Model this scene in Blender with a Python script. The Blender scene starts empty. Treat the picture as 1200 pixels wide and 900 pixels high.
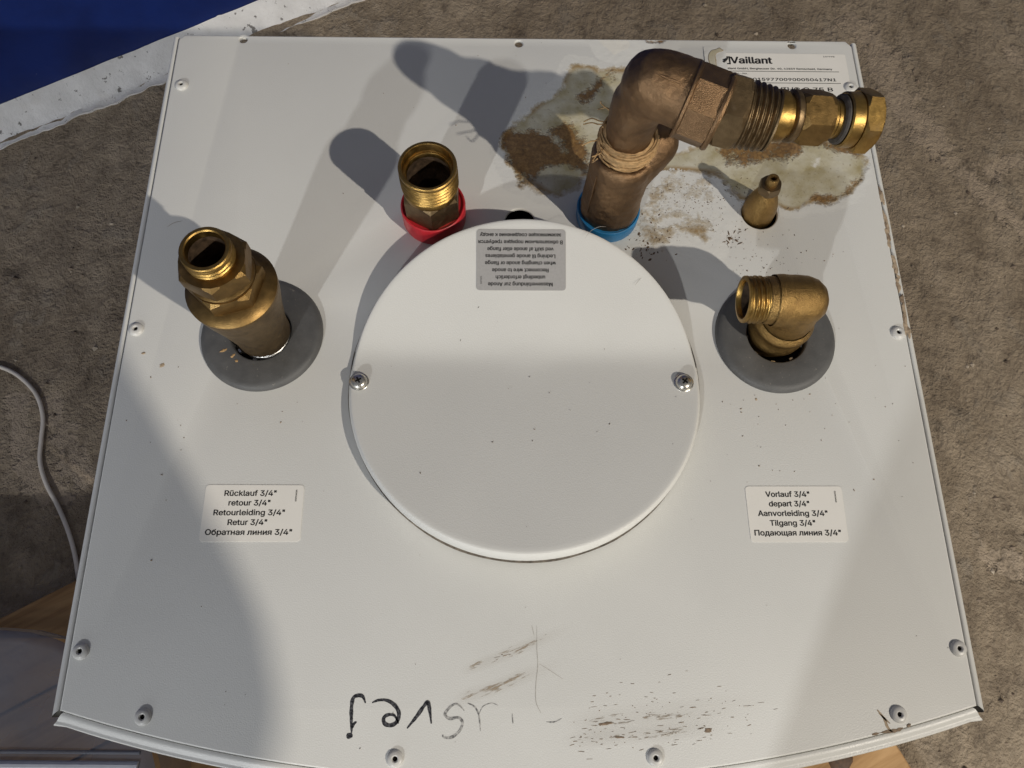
import bpy, bmesh, math, random
import numpy as np
from mathutils import Vector, Matrix, noise
from mathutils.geometry import delaunay_2d_cdt
random.seed(7)
SC = bpy.context.scene
COL = SC.collection
MM = 0.001

# ------------------------------------------------------------------ camera, world, lamps, exposure
cam_d = bpy.data.cameras.new('camera'); cam = bpy.data.objects.new('camera', cam_d); COL.objects.link(cam)
cam_d.sensor_width = 36.0; cam_d.lens = 27.0; cam_d.clip_start = 0.01; cam_d.clip_end = 50
cam.location = (-0.01173, 0.02402, 0.39965); cam.rotation_euler = (0.34005, -0.01648, -0.00385)
SC.camera = cam

world = bpy.data.worlds.new('World'); SC.world = world; world.use_nodes = True
wn = world.node_tree.nodes; wl = world.node_tree.links
bg = wn['Background']
wtc = wn.new('ShaderNodeTexCoord'); wsx = wn.new('ShaderNodeSeparateXYZ'); wl.new(wtc.outputs['Generated'], wsx.inputs[0])
wmr = wn.new('ShaderNodeMapRange'); wmr.inputs[1].default_value = -1; wmr.inputs[2].default_value = 1
wl.new(wsx.outputs[0], wmr.inputs[0])
wrp = wn.new('ShaderNodeValToRGB')
wrp.color_ramp.elements[0].color = (0.200, 0.215, 0.245, 1); wrp.color_ramp.elements[1].color = (0.135, 0.125, 0.112, 1)
wl.new(wmr.outputs[0], wrp.inputs[0]); wl.new(wrp.outputs[0], bg.inputs[0]); bg.inputs[1].default_value = 0.92

def lamp(name, loc, power, color, radius):
    d = bpy.data.lights.new(name, 'POINT'); d.energy = power; d.color = color; d.shadow_soft_size = radius
    o = bpy.data.objects.new(name, d); o.location = loc; COL.objects.link(o); return o
lamp('warm_lamp', (1.83, -1.50, 1.95), 262, (1.0, 0.920, 0.80), 0.024)
lamp('cool_lamp', (-1.12, -2.44, 1.40), 132, (0.965, 0.98, 0.99), 0.036)

# added soft fill low in front, no known source, lifts the cover's upper half
dl = bpy.data.lights.new('front_fill_light', 'AREA'); dl.shape = 'RECTANGLE'; dl.size = 3.4; dl.size_y = 1.3; dl.energy = 26; dl.color = (0.90, 0.95, 1.0)
do = bpy.data.objects.new('front_fill_light', dl); COL.objects.link(do); do.location = (-1.1, -3.4, 0.45); do.rotation_euler = (math.radians(84), 0, math.radians(-17))
vs = SC.view_settings
SC.display_settings.display_device = 'sRGB'
vs.view_transform = 'Standard'; vs.look = 'None'; vs.exposure = 0.0; vs.gamma = 1.0; vs.use_curve_mapping = False

# ------------------------------------------------------------------ material helpers
class NT:
    def __init__(s, name):
        s.m = bpy.data.materials.new(name); s.m.use_nodes = True
        s.n = s.m.node_tree.nodes; s.l = s.m.node_tree.links
        s.b = s.n['Principled BSDF']
        tc = s.n.new('ShaderNodeTexCoord'); s.obj = tc.outputs['Object']
        g = s.n.new('ShaderNodeNewGeometry'); s.pos = g.outputs['Position']
    def noise(s, scale, detail=3, rough=0.55, vec=None, dist=0.0):
        t = s.n.new('ShaderNodeTexNoise'); t.inputs['Scale'].default_value = scale
        t.inputs['Detail'].default_value = detail; t.inputs['Roughness'].default_value = rough
        t.inputs['Distortion'].default_value = dist
        s.l.new(vec or s.pos, t.inputs['Vector']); return t.outputs['Fac']
    def vor(s, scale, vec=None):
        t = s.n.new('ShaderNodeTexVoronoi'); t.inputs['Scale'].default_value = scale
        s.l.new(vec or s.pos, t.inputs['Vector']); return t.outputs['Distance']
    def ramp(s, fac, stops):
        r = s.n.new('ShaderNodeValToRGB'); e = r.color_ramp.elements
        while len(e) < len(stops): e.new(0.5)
        for k, (p, c) in enumerate(stops):
            e[k].position = p; e[k].color = tuple(c) + (1,) if len(c) == 3 else c
        s.l.new(fac, r.inputs[0]); return r.outputs[0]
    def rng(s, fac, a, b, c=0., d=1.):
        r = s.n.new('ShaderNodeMapRange'); r.inputs[1].default_value = a; r.inputs[2].default_value = b
        r.inputs[3].default_value = c; r.inputs[4].default_value = d; r.clamp = True
        s.l.new(fac, r.inputs[0]); return r.outputs[0]
    def math(s, op, a, b=0.5):
        r = s.n.new('ShaderNodeMath'); r.operation = op
        for k, x in enumerate((a, b)):
            if isinstance(x, (int, float)): r.inputs[k].default_value = x
            else: s.l.new(x, r.inputs[k])
        return r.outputs[0]
    def mix(s, fac, a, b):
        r = s.n.new('ShaderNodeMix'); r.data_type = 'RGBA'
        for k, x in ((0, fac), (6, a), (7, b)):
            if isinstance(x, (int, float)): r.inputs[k].default_value = x
            elif isinstance(x, tuple): r.inputs[k].default_value = x + (1,) if len(x) == 3 else x
            else: s.l.new(x, r.inputs[k])
        return r.outputs[2]
    def attr(s, name):
        a = s.n.new('ShaderNodeAttribute'); a.attribute_name = name; return a.outputs['Fac']
    def bump(s, h, strength, dist):
        b = s.n.new('ShaderNodeBump'); b.inputs['Strength'].default_value = strength; b.inputs['Distance'].default_value = dist
        s.l.new(h, b.inputs['Height']); s.l.new(b.outputs[0], s.b.inputs['Normal']); return b
    def set(s, **k):
        for key, val in k.items():
            i = s.b.inputs[{'color': 'Base Color', 'rough': 'Roughness', 'metal': 'Metallic', 'spec': 'Specular IOR Level',
                            'alpha': 'Alpha', 'trans': 'Transmission Weight', 'coat': 'Coat Weight', 'ior': 'IOR'}[key]]
            if isinstance(val, (int, float)): i.default_value = val
            elif isinstance(val, tuple): i.default_value = val + (1,) if len(val) == 3 else val
            else: s.l.new(val, i)
        return s

def plain(name, color, rough=0.5, metal=0.0, var=0.12, scale=60, spec=0.5, bump=0.0, bscale=900):
    t = NT(name)
    n = t.noise(scale, 4)
    lo = tuple(c*(1-var) for c in color); hi = tuple(min(1, c*(1+var)) for c in color)
    t.set(color=t.ramp(n, [(0.3, lo), (0.7, hi)]), rough=t.rng(t.noise(scale*2, 3), 0.3, 0.7, rough*0.85, min(1, rough*1.15)), metal=metal, spec=spec)
    if bump: t.bump(t.noise(bscale, 2), bump, 0.0004)
    return t.m

PAINT = (0.690, 0.687, 0.656)
def paint_nodes(t):
    n = t.noise(14, 4); f = t.noise(1500, 2)
    c = t.ramp(n, [(0.25, tuple(x*0.965 for x in PAINT)), (0.75, tuple(x*1.02 for x in PAINT))])
    sp = t.rng(t.noise(420, 1), 0.84, 0.87)          # scattered grains of dirt
    c = t.mix(t.math('MULTIPLY', sp, 0.5), c, (0.33, 0.29, 0.23))
    mot = t.rng(f, 0.25, 0.75)
    c = t.mix(t.math('MULTIPLY', mot, 0.10), c, (0.52, 0.51, 0.48))
    return c, f
def paint_mat(name, spec=0.5, rough=0.46):
    t = NT(name); c, f = paint_nodes(t)
    t.set(color=c, rough=t.rng(t.noise(30, 3), 0.3, 0.7, rough-0.05, rough+0.06), spec=spec)
    t.bump(f, 0.30, 0.00035); return t.m
M_PAINT = paint_mat('white_powder_coat')
M_COVER = paint_mat('white_cover_enamel', 0.5, 0.44)
M_EDGE = paint_mat('white_casing_enamel', 0.5, 0.40)

def metal(name, base, dark, patina, rough=0.34, dirt=0.5, met=1.0, grain=0.35, scale=55, gd=0.0005):
    t = NT(name)
    n1 = t.noise(scale, 5, 0.62, dist=0.6); n2 = t.noise(scale*6, 3); n3 = t.noise(scale*2.3, 4, 0.6)
    c = t.ramp(n2, [(0.25, tuple(x*0.82 for x in base)), (0.75, tuple(min(1, x*1.12) for x in base))])
    m = t.rng(n1, 0.62-0.28*dirt, 0.78)
    c = t.mix(t.math('MULTIPLY', m, 0.85), c, dark)
    m2 = t.rng(n3, 0.60, 0.78)
    c = t.mix(t.math('MULTIPLY', m2, 0.6*dirt), c, patina)
    r = t.math('ADD', t.rng(n2, 0.2, 0.8, rough-0.06, rough+0.08), t.math('MULTIPLY', m, 0.16))
    mm = t.math('MULTIPLY', t.math('SUBTRACT', 1.0, t.math('MULTIPLY', m2, 0.55*dirt)), met)
    t.set(color=c, rough=r, metal=mm)
    t.bump(t.math('ADD', t.math('MULTIPLY', t.noise(2300, 3), 0.6), n3), grain, gd)
    return t.m
M_BRASS = metal('aged_brass', (0.270, 0.170, 0.063), (0.095, 0.058, 0.024), (0.155, 0.105, 0.055), 0.38, 0.72)
M_BRASS_BRIGHT = metal('bright_brass', (0.39, 0.245, 0.075), (0.12, 0.072, 0.026), (0.19, 0.125, 0.055), 0.34, 0.68, grain=0.3)
M_BRASS_DULL = metal('dull_brass', (0.235, 0.165, 0.090), (0.085, 0.058, 0.032), (0.19, 0.145, 0.095), 0.42, 0.65)
M_BRASS_CAST = metal('cast_brass', (0.335, 0.210, 0.076), (0.165, 0.098, 0.038), (0.25, 0.17, 0.08), 0.40, 0.40, grain=0.8, gd=0.0007)
M_BRONZE = metal('cast_bronze', (0.262, 0.163, 0.088), (0.105, 0.064, 0.036), (0.225, 0.155, 0.095), 0.40, 0.45, grain=0.55, scale=38, gd=0.0009)
M_STEEL = metal('dull_steel', (0.50, 0.49, 0.47), (0.25, 0.24, 0.22), (0.4, 0.38, 0.34), 0.33, 0.3)
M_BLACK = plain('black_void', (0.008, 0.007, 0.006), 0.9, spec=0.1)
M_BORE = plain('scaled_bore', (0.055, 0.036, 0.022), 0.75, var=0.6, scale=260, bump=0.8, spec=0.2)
M_RUBBER = plain('grey_rubber', (0.088, 0.088, 0.086), 0.55, var=0.08, scale=200, bump=0.25, bscale=2200)
t = NT('dusty_grey_rubber')
_a = t.noise(90, 5, 0.7); _b = t.noise(420, 3, 0.7)
c = t.ramp(_a, [(0.3, (0.076, 0.076, 0.075)), (0.7, (0.105, 0.104, 0.102))])
c = t.mix(t.math('MULTIPLY', t.rng(_b, 0.66, 0.74), 0.5), c, (0.34, 0.31, 0.26))
c = t.mix(t.math('MULTIPLY', t.rng(t.noise(26, 5, 0.65), 0.55, 0.75), 0.25), c, (0.20, 0.19, 0.17))
t.set(color=c, rough=t.rng(_a, 0.3, 0.7, 0.48, 0.66)); t.bump(t.noise(1500, 3), 0.3, 0.0004); M_RUBBER = t.m
M_RED = plain('red_plastic', (0.46, 0.018, 0.026), 0.36, var=0.18, scale=160, bump=0.1)
M_BLUE = plain('blue_plastic', (0.016, 0.165, 0.37), 0.40, var=0.15, scale=160, bump=0.1)
M_WASHER = plain('dirty_washer', (0.06, 0.052, 0.045), 0.7, var=0.4, scale=400)
M_SCREW = plain('zinc_screw', (0.62, 0.60, 0.55), 0.30, 1.0, var=0.12, scale=500, bump=0.1)
M_RIVET = plain('white_rivet', (0.60, 0.59, 0.56), 0.38, var=0.08, scale=300)
M_LABEL = plain('white_sticker_film', (0.80, 0.775, 0.72), 0.42, var=0.02, scale=50)
M_SILVER = plain('silver_sticker_film', (0.43, 0.42, 0.41), 0.48, 0.25, var=0.05, scale=900)
M_INK = plain('black_print', (0.012, 0.011, 0.011), 0.5, var=0.1)
M_MARKER = None
t = NT('black_marker'); _n = t.noise(900, 3)
t.set(color=t.ramp(_n, [(0.42, (0.010, 0.010, 0.014)), (0.75, (0.16, 0.16, 0.17))]), rough=0.4); M_MARKER = t.m
t = NT('faded_marker'); _n = t.noise(700, 3)
t.set(color=t.ramp(_n, [(0.36, (0.14, 0.14, 0.14)), (0.5, (0.36, 0.355, 0.34)), (0.66, (0.60, 0.59, 0.56))]), rough=0.45); M_FADED = t.m
M_HEMP = plain('hemp_fibre', (0.42, 0.27, 0.13), 0.8, var=0.35, scale=400, spec=0.2, bump=0.6, bscale=1800)
M_DIRT = plain('brown_dirt', (0.13, 0.088, 0.058), 0.85, var=0.5, scale=700, spec=0.2)
M_SCUFF = plain('brown_scuff', (0.40, 0.31, 0.215), 0.7, var=0.35, scale=500, spec=0.3)
M_SCUFF_DARK = plain('dark_scuff', (0.25, 0.185, 0.128), 0.7, var=0.4, scale=500, spec=0.3)
M_PENCIL = plain('grey_scratch', (0.47, 0.45, 0.41), 0.6, var=0.2, scale=700)
M_SEAM_SHADE = plain('painted_seam_shade', (0.19, 0.165, 0.135), 0.8, var=0.5, scale=300, spec=0.2)  # dark tone for the painted shadow line round the cover
M_CABLE = plain('white_cable_sheath', (0.74, 0.68, 0.60), 0.42, var=0.08, scale=50)

# ------------------------------------------------------------------ mesh helpers (millimetres in, metres out)
WLOC = {}
def link(o, parent=None, loc=(0, 0, 0)):
    COL.objects.link(o)
    WLOC[o.name] = Vector(loc)
    o.location = Vector(loc)*MM
    if parent is not None:
        o.parent = parent; o.location = (Vector(loc)-WLOC[parent.name])*MM
    return o
def tag(o, label=None, cat=None, group=None, kind=None):
    if label: o['label'] = label
    if cat: o['category'] = cat
    if group: o['group'] = group
    if kind: o['kind'] = kind
    return o
def empty(name, loc, label=None, cat=None):
    o = bpy.data.objects.new(name, None); o.empty_display_size = 0.05; link(o, None, loc); return tag(o, label, cat)

def united(name, mb, mat, parent, loc):
    """overlapping casting volumes melted into one continuous body"""
    o = mb.build(name+'_tmp', mat, None, (0, 0, 0), 0); me0 = o.data
    r = o.modifiers.new('r', 'REMESH'); r.mode = 'VOXEL'; r.voxel_size = 0.0009
    sm = o.modifiers.new('s', 'SMOOTH'); sm.factor = 0.5; sm.iterations = 9
    dg = bpy.context.evaluated_depsgraph_get(); dg.update()
    me = bpy.data.meshes.new_from_object(o.evaluated_get(dg)); bpy.data.objects.remove(o); bpy.data.meshes.remove(me0)
    L = Vector(loc)*MM
    for q in me.vertices:
        p_ = q.co/MM; q.co += q.normal*(0.00045*noise.noise(p_*0.11)+0.00022*noise.noise(p_*0.33)+0.0001*noise.noise(p_*0.8))
    for q in me.vertices: q.co -= L
    me.materials.clear(); me.materials.append(mat); me.shade_smooth(); me.name = name
    return link(bpy.data.objects.new(name, me), parent, loc)

class MB:
    def __init__(s): s.v = []; s.f = []; s.m = []; s.attrs = {}
    def add(s, verts, faces, mi=0):
        b = len(s.v); s.v += [tuple(x) for x in verts]; s.f += [tuple(i+b for i in q) for q in faces]; s.m += [mi]*len(faces); return s
    def build(s, name, mats, parent=None, loc=(0, 0, 0), smooth=35):
        me = bpy.data.meshes.new(name)
        L = Vector(loc)
        me.from_pydata([((Vector(x)-L)*MM) for x in s.v], [], s.f)
        for m in (mats if isinstance(mats, (list, tuple)) else [mats]): me.materials.append(m)
        me.polygons.foreach_set('material_index', s.m)
        bm = bmesh.new(); bm.from_mesh(me); bmesh.ops.recalc_face_normals(bm, faces=bm.faces); bm.to_mesh(me); bm.free()
        if smooth: me.shade_smooth(); me.set_sharp_from_angle(angle=math.radians(smooth))
        for k, vals in s.attrs.items():
            a = me.attributes.new(k, 'FLOAT', 'POINT'); a.data.foreach_set('value', vals)
        o = bpy.data.objects.new(name, me); return link(o, parent, loc)

def frame(axis):
    a = Vector(axis).normalized()
    up = Vector((0, 0, 1)) if abs(a.z) < 0.9 else Vector((0, 1, 0))
    x = up.cross(a).normalized(); y = a.cross(x); return x, y, a

def lathe(mb, org, axis, prof, seg=48, mi=0, close=False, wob=None):
    x, y, a = frame(axis); o = Vector(org); V = []; F = []
    n = len(prof)
    for i in range(seg):
        t = 2*math.pi*i/seg; d = x*math.cos(t)+y*math.sin(t)
        for (r, h) in prof:
            rr = r*(1+(wob(t, h) if wob else 0)); V.append(o+d*rr+a*h)
    for i in range(seg):
        j = (i+1) % seg
        for k in range(n-1+(1 if close else 0)):
            k2 = (k+1) % n
            F.append((i*n+k, j*n+k, j*n+k2, i*n+k2))
    return mb.add(V, F, mi)

def hexnut(mb, org, axis, ac, h0, h1, bore, rot=0., ch=0.10, mi=0, n=6):
    """hexagon across corners radius ac with chamfered rims, open bore"""
    x, y, a = frame(axis); o = Vector(org); V = []; F = []; sub = 4
    N = n*sub; ri = ac*math.cos(math.pi/n)
    def ringpt(i, cham):
        t = 2*math.pi*i/N
        loc = (t % (2*math.pi/n))-math.pi/n
        R = ri/math.cos(loc)
        if cham: R = min(R, ri*1.015)
        tt = t+rot; return (x*math.cos(tt)+y*math.sin(tt))*R, R
    dh = (h1-h0)*ch*2
    rows = []
    for (h, cm, b) in ((h0, 0, 1), (h0, 1, 0), (h0+dh, 0, 0), (h1-dh, 0, 0), (h1, 1, 0), (h1, 0, 1)):
        row = []
        for i in range(N):
            d, R = ringpt(i, cm)
            if b: d = d/R*bore
            row.append(len(V)); V.append(o+d+a*(h if not (cm == 0 and not b) else (h0+dh*(0.25+0.75*((R-ri)/(ac-ri))) if h < (h0+h1)/2 else h1-dh*(0.25+0.75*((R-ri)/(ac-ri))))))
        rows.append(row)
    for k in range(len(rows)-1):
        for i in range(N):
            j = (i+1) % N; F.append((rows[k][i], rows[k][j], rows[k+1][j], rows[k+1][i]))
    return mb.add(V, F, mi)

def thread(mb, org, axis, R, h0, h1, pitch=1.9, depth=1.0, seg=80, mi=0, taper=0.):
    x, y, a = frame(axis); o = Vector(org); V = []; F = []
    n = max(6, int((h1-h0)/pitch*12))
    for i in range(seg):
        t = 2*math.pi*i/seg; d = x*math.cos(t)+y*math.sin(t)
        for k in range(n+1):
            h = h0+(h1-h0)*k/n
            ph = ((h-h0)/pitch-i/seg) % 1.0
            tri = abs(ph-0.5)*2; tri = min(1, max(0, (tri-0.15)/0.7))
            e = min(1, (h-h0)/(pitch*0.8), (h1-h)/(pitch*0.8)); e = max(0, e)
            r = R-depth*(1-tri*e)-taper*(h-h0)/(h1-h0)
            V.append(o+d*r+a*h)
    n += 1
    for i in range(seg):
        j = (i+1) % seg
        for k in range(n-1): F.append((i*n+k, j*n+k, j*n+k+1, i*n+k+1))
    return mb.add(V, F, mi)

def tube(mb, pts, rad, seg=16, mi=0, cap=True, rough=0.0):
    pts = [Vector(q) for q in pts]; n = len(pts)
    if isinstance(rad, (int, float)): rad = [rad]*n
    V = []; F = []; px = None
    for k in range(n):
        d = (pts[min(k+1, n-1)]-pts[max(k-1, 0)]).normalized()
        if px is None: x, y, _ = frame(d)
        else:
            x = (px-d*px.dot(d)).normalized(); y = d.cross(x)
        px = x
        for i in range(seg):
            t = 2*math.pi*i/seg; dd = x*math.cos(t)+y*math.sin(t); V.append(pts[k]+dd*(rad[k]+(rough*(noise.noise((pts[k]+dd*rad[k])*0.09)+0.5*noise.noise((pts[k]+dd*rad[k])*0.25)) if rough else 0)))
    for k in range(n-1):
        for i in range(seg):
            j = (i+1) % seg; F.append((k*seg+i, k*seg+j, (k+1)*seg+j, (k+1)*seg+i))
    if cap: F.append(tuple(range(seg))); F.append(tuple((n-1)*seg+i for i in range(seg)))
    return mb.add(V, F, mi)

def box(mb, c, s, rot=None, mi=0, bev=0.0):
    c = Vector(c); hx, hy, hz = s[0]/2, s[1]/2, s[2]/2; V = []
    for z in (-1, 1):
        for yy in (-1, 1):
            for xx in (-1, 1):
                q = Vector((xx*hx, yy*hy, z*hz)); V.append(c+(rot@q if rot else q))
    return mb.add(V, [(0, 1, 3, 2), (4, 5, 7, 6), (0, 1, 5, 4), (2, 3, 7, 6), (0, 2, 6, 4), (1, 3, 7, 5)], mi)

def catmull(pts, n=8):
    P = [Vector(q if len(q) == 3 else (q[0], q[1], 0)) for q in pts]
    out = []
    for i in range(len(P)-1):
        a, b, c, d = P[max(i-1, 0)], P[i], P[i+1], P[min(i+2, len(P)-1)]
        for k in range(n):
            t = k/n
            out.append(0.5*((2*b)+(c-a)*t+(2*a-5*b+4*c-d)*t*t+(3*b-3*c+d-a)*t**3))
    out.append(P[-1]); return out

def sheet_curve(name, loops, z_top, thick, mat, parent, loc, bevel=0.0):
    """flat sheet with holes: filled 2D curve turned into a mesh; loops in mm"""
    cu = bpy.data.curves.new(name, 'CURVE'); cu.dimensions = '2D'; cu.fill_mode = 'BOTH'
    L = Vector(loc)
    for lp in loops:
        sp = cu.splines.new('POLY'); sp.points.add(len(lp)-1)
        for q, c in zip(sp.points, lp): q.co = ((c[0]-L.x)*MM, (c[1]-L.y)*MM, 0, 1)
        sp.use_cyclic_u = True
    cu.extrude = (thick/2-bevel)*MM; cu.bevel_depth = bevel*MM; cu.bevel_resolution = 3; cu.offset = -bevel*MM
    tmp = bpy.data.objects.new(name+'_tmp', cu); COL.objects.link(tmp)
    dg = bpy.context.evaluated_depsgraph_get(); dg.update()
    me = bpy.data.meshes.new_from_object(tmp.evaluated_get(dg)); bpy.data.objects.remove(tmp); bpy.data.curves.remove(cu)
    dz = (z_top-thick/2-L.z)*MM
    for vtx in me.vertices: vtx.co.z += dz
    me.materials.clear(); me.materials.append(mat)
    bm = bmesh.new(); bm.from_mesh(me); bmesh.ops.remove_doubles(bm, verts=bm.verts, dist=1e-7)
    bmesh.ops.recalc_face_normals(bm, faces=bm.faces); bm.to_mesh(me); bm.free()
    me.shade_smooth(); me.set_sharp_from_angle(angle=math.radians(40))
    me.name = name
    return link(bpy.data.objects.new(name, me), parent, loc)

def circle(cx, cy, r, n=40): return [(cx+r*math.cos(2*math.pi*i/n), cy+r*math.sin(2*math.pi*i/n)) for i in range(n)]
def rrect(pts, r, n=6):
    """rounded polygon through corner points"""
    out = []; m = len(pts)
    for i in range(m):
        p0, p1, p2 = Vector(pts[i-1]+(0,)), Vector(pts[i]+(0,)), Vector(pts[(i+1) % m]+(0,))
        a = p1+(p0-p1).normalized()*r; b = p1+(p2-p1).normalized()*r
        for k in range(n+1):
            t = k/n; q = a*(1-t)**2+p1*2*t*(1-t)+b*t*t; out.append((q.x, q.y))
    return out

FONT = None
for _f in ('Inter.woff2',):
    try: FONT = bpy.data.fonts.load(bpy.utils.system_resource('DATAFILES', path='fonts')+'/'+_f)
    except Exception: FONT = None
def lettering(text, size, cx, cy, z, mat, parent, name='lettering', rot=0.0, bold=0.0, align='CENTER', sx=1.0, maxw=None):
    cu = bpy.data.curves.new(name, 'FONT'); cu.body = text
    if FONT: cu.font = FONT
    cu.size = 1.0; cu.align_x = align; cu.align_y = 'CENTER'
    cu.resolution_u = 3; cu.fill_mode = 'NONE'
    tmp = bpy.data.objects.new(name+'_tmp', cu); COL.objects.link(tmp)
    dg = bpy.context.evaluated_depsgraph_get(); dg.update()
    me = bpy.data.meshes.new_from_object(tmp.evaluated_get(dg)); bpy.data.objects.remove(tmp); bpy.data.curves.remove(cu)
    # fill the outlines with the nonzero winding rule, then give the ink a little thickness
    P = np.array([q.co[:2] for q in me.vertices]); E = np.array([e.vertices[:] for e in me.edges])
    for k in range(len(E)):                            # keep each contour's own direction: consecutive indices, closing edge last to first
        a, b = E[k]
        if abs(a-b) == 1: E[k] = (min(a, b), max(a, b))
        else: E[k] = (max(a, b), min(a, b))
    v2, _, f2, *_r = delaunay_2d_cdt([Vector(q) for q in P], [tuple(int(i) for i in e) for e in E], [], 0, 1e-6)
    T = np.array([[v2[i][:] for i in f] for f in f2 if len(f) == 3]); C = T.mean(axis=1)
    A, B = P[E[:, 0]], P[E[:, 1]]
    up = (A[None, :, 1] <= C[:, None, 1]) & (B[None, :, 1] > C[:, None, 1]); dn = (A[None, :, 1] > C[:, None, 1]) & (B[None, :, 1] <= C[:, None, 1])
    side = (B[None, :, 0]-A[None, :, 0])*(C[:, None, 1]-A[None, :, 1])-(C[:, None, 0]-A[None, :, 0])*(B[None, :, 1]-A[None, :, 1])
    wn_ = (up & (side > 0)).sum(1)-(dn & (side < 0)).sum(1)
    keep = [f for f, w in zip([f for f in f2 if len(f) == 3], wn_) if w != 0]
    me = bpy.data.meshes.new(name); me.from_pydata([(q[0]*size*MM, q[1]*size*MM, 0.00002) for q in v2], [], keep)
    bm = bmesh.new(); bm.from_mesh(me); bmesh.ops.delete(bm, geom=[q for q in bm.verts if not q.link_faces], context='VERTS'); bm.to_mesh(me); bm.free()
    xs = [q.co.x for q in me.vertices]
    if maxw and xs:
        w = max(xs)-min(xs); sx = maxw*MM/w
    for q in me.vertices: q.co.x *= sx
    if bold:                                          # heavier strokes: the same outlines repeated a little to each side, each on its own level
        bm = bmesh.new(); bm.from_mesh(me); src = list(bm.verts)+list(bm.edges)+list(bm.faces)
        for k in range(1, 7):
            g = bmesh.ops.duplicate(bm, geom=src)['geom']; a = k*math.pi/3
            bmesh.ops.translate(bm, verts=[q for q in g if isinstance(q, bmesh.types.BMVert)], vec=(bold*1.15*MM*math.cos(a), bold*0.75*MM*math.sin(a), 0.0000025*k))
        bm.to_mesh(me); bm.free()
    me.materials.clear(); me.materials.append(mat); me.name = name
    o = link(bpy.data.objects.new(name, me), parent, (cx, cy, z)); o.rotation_euler.z = rot; return o

# ------------------------------------------------------------------ the setting: floor, wall, pallet, tub, cable
FLOOR = -720.0
def floor_z(x, y):
    q = Vector((x*0.004, y*0.004, 0.3))
    return FLOOR+5.0*noise.fractal(q, 1.0, 2.0, 4)+1.6*noise.noise(Vector((x*0.03, y*0.03, 1.7)))+1.1*noise.noise(Vector((x*0.08, y*0.08, 4.2)))
t = NT('rough_concrete')
mp = t.n.new('ShaderNodeMapping'); mp.inputs['Rotation'].default_value = (0, 0, math.radians(-62)); mp.inputs['Scale'].default_value = (1.0, 0.68, 1.0)
t.l.new(t.pos, mp.inputs[0]); st = mp.outputs[0]
na = t.noise(6, 5, 0.6, st, 0.6); nb = t.noise(38, 5, 0.62); nc = t.noise(125, 3, 0.6); nd = t.noise(9, 4, 0.6, st, 0.8); nf = t.noise(330, 2, 0.5)
c = t.ramp(na, [(0.30, (0.29, 0.225, 0.155)), (0.5, (0.41, 0.325, 0.230)), (0.70, (0.52, 0.42, 0.305))])
c = t.mix(t.math('MULTIPLY', t.rng(nb, 0.48, 0.68), 0.5), c, (0.165, 0.125, 0.088))
c = t.mix(t.math('MULTIPLY', t.rng(nc, 0.56, 0.72), 0.45), c, (0.50, 0.405, 0.295))
c = t.mix(t.math('MULTIPLY', t.rng(nc, 0.40, 0.28), 0.40), c, (0.120, 0.090, 0.062))
pale = t.rng(t.math('ADD', nd, t.math('MULTIPLY', t.math('SUBTRACT', nb, 0.5), 0.55)), 0.585, 0.66)
c = t.mix(t.math('MULTIPLY', pale, 0.55), c, (0.46, 0.385, 0.295))
sm = t.attr('spill'); spm = t.rng(t.math('ADD', sm, t.math('MULTIPLY', t.math('SUBTRACT', nb, 0.5), 2.2)), 0.52, 0.70)
c = t.mix(t.math('MULTIPLY', spm, 0.8), c, (0.55, 0.44, 0.325))
ne = t.noise(26, 8, 0.72, st, 0.3)
c = t.mix(t.math('MULTIPLY', t.rng(ne, 0.45, 0.33), 0.62), c, (0.115, 0.088, 0.062))  # shade painted into the hollows of the relief
c = t.mix(t.math('MULTIPLY', t.rng(ne, 0.57, 0.70), 0.50), c, (0.56, 0.46, 0.345))  # lit high spots of the relief painted paler
t.set(color=c, rough=t.rng(nb, 0.3, 0.7, 0.62, 0.88), spec=0.35)
hh = t.math('ADD', t.math('MULTIPLY', ne, 2.2), t.math('ADD', t.math('MULTIPLY', nc, 0.70), t.math('ADD', t.math('MULTIPLY', nf, 0.28), t.math('ADD', t.math('MULTIPLY', pale, 0.25), t.math('MULTIPLY', spm, 0.35)))))
t.bump(hh, 1.0, 0.0085)
M_FLOOR = t.m
def segdist(p, a, b):
    ax, ay = a; bx, by = b; dx, dy = bx-ax, by-ay; u = ((p[0]-ax)*dx+(p[1]-ay)*dy)/(dx*dx+dy*dy); u = max(0, min(1, u))
    return math.hypot(p[0]-ax-u*dx, p[1]-ay-u*dy)
spills = [[(648.6, 1148.5), (687.8, 1072.7), (715.1, 939.3), (760.5, 870.5)], [(780.1, 831.7), (815.5, 771.4), (850.7, 729.4), (869.1, 688.2)], [(839.5, 814.6), (904.1, 841.5)], [(704.5, 153.2), (742.9, 141.0)], [(935.2, 1075.6), (950.9, 1046.3)], [(-743.1, 391.2), (-699.8, 272.6), (-651.5, 247.3)], [(-691.8, 391.2), (-659.9, 324.4), (-625.3, 272.6)]]
mb = MB(); sp = []
def coords(a, b, dense0, dense1, fine, coarse):
    out = []; x = a
    while x < b:
        out.append(x); x += fine if dense0 <= x < dense1 else coarse
    out.append(b); return out
xs = coords(-2600, 2600, -1000, 1250, 9, 80); ys = coords(-2400, 2200, -200, 1400, 9, 80)
V = []
for y in ys:
    for x in xs:
        V.append((x, y, floor_z(x, y)))
        d = 1e9
        if x > 300 or x < -500:
            for k, pl in enumerate(spills):
                w = 34 if k == 0 else 20
                for a, b in zip(pl, pl[1:]): d = min(d, segdist((x, y), a, b)/w)
        sp.append(max(0., 1.1-0.55*d))
nx = len(xs)
mb.add(V, [(j*nx+i, j*nx+i+1, (j+1)*nx+i+1, (j+1)*nx+i) for j in range(len(ys)-1) for i in range(nx-1)])
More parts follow.
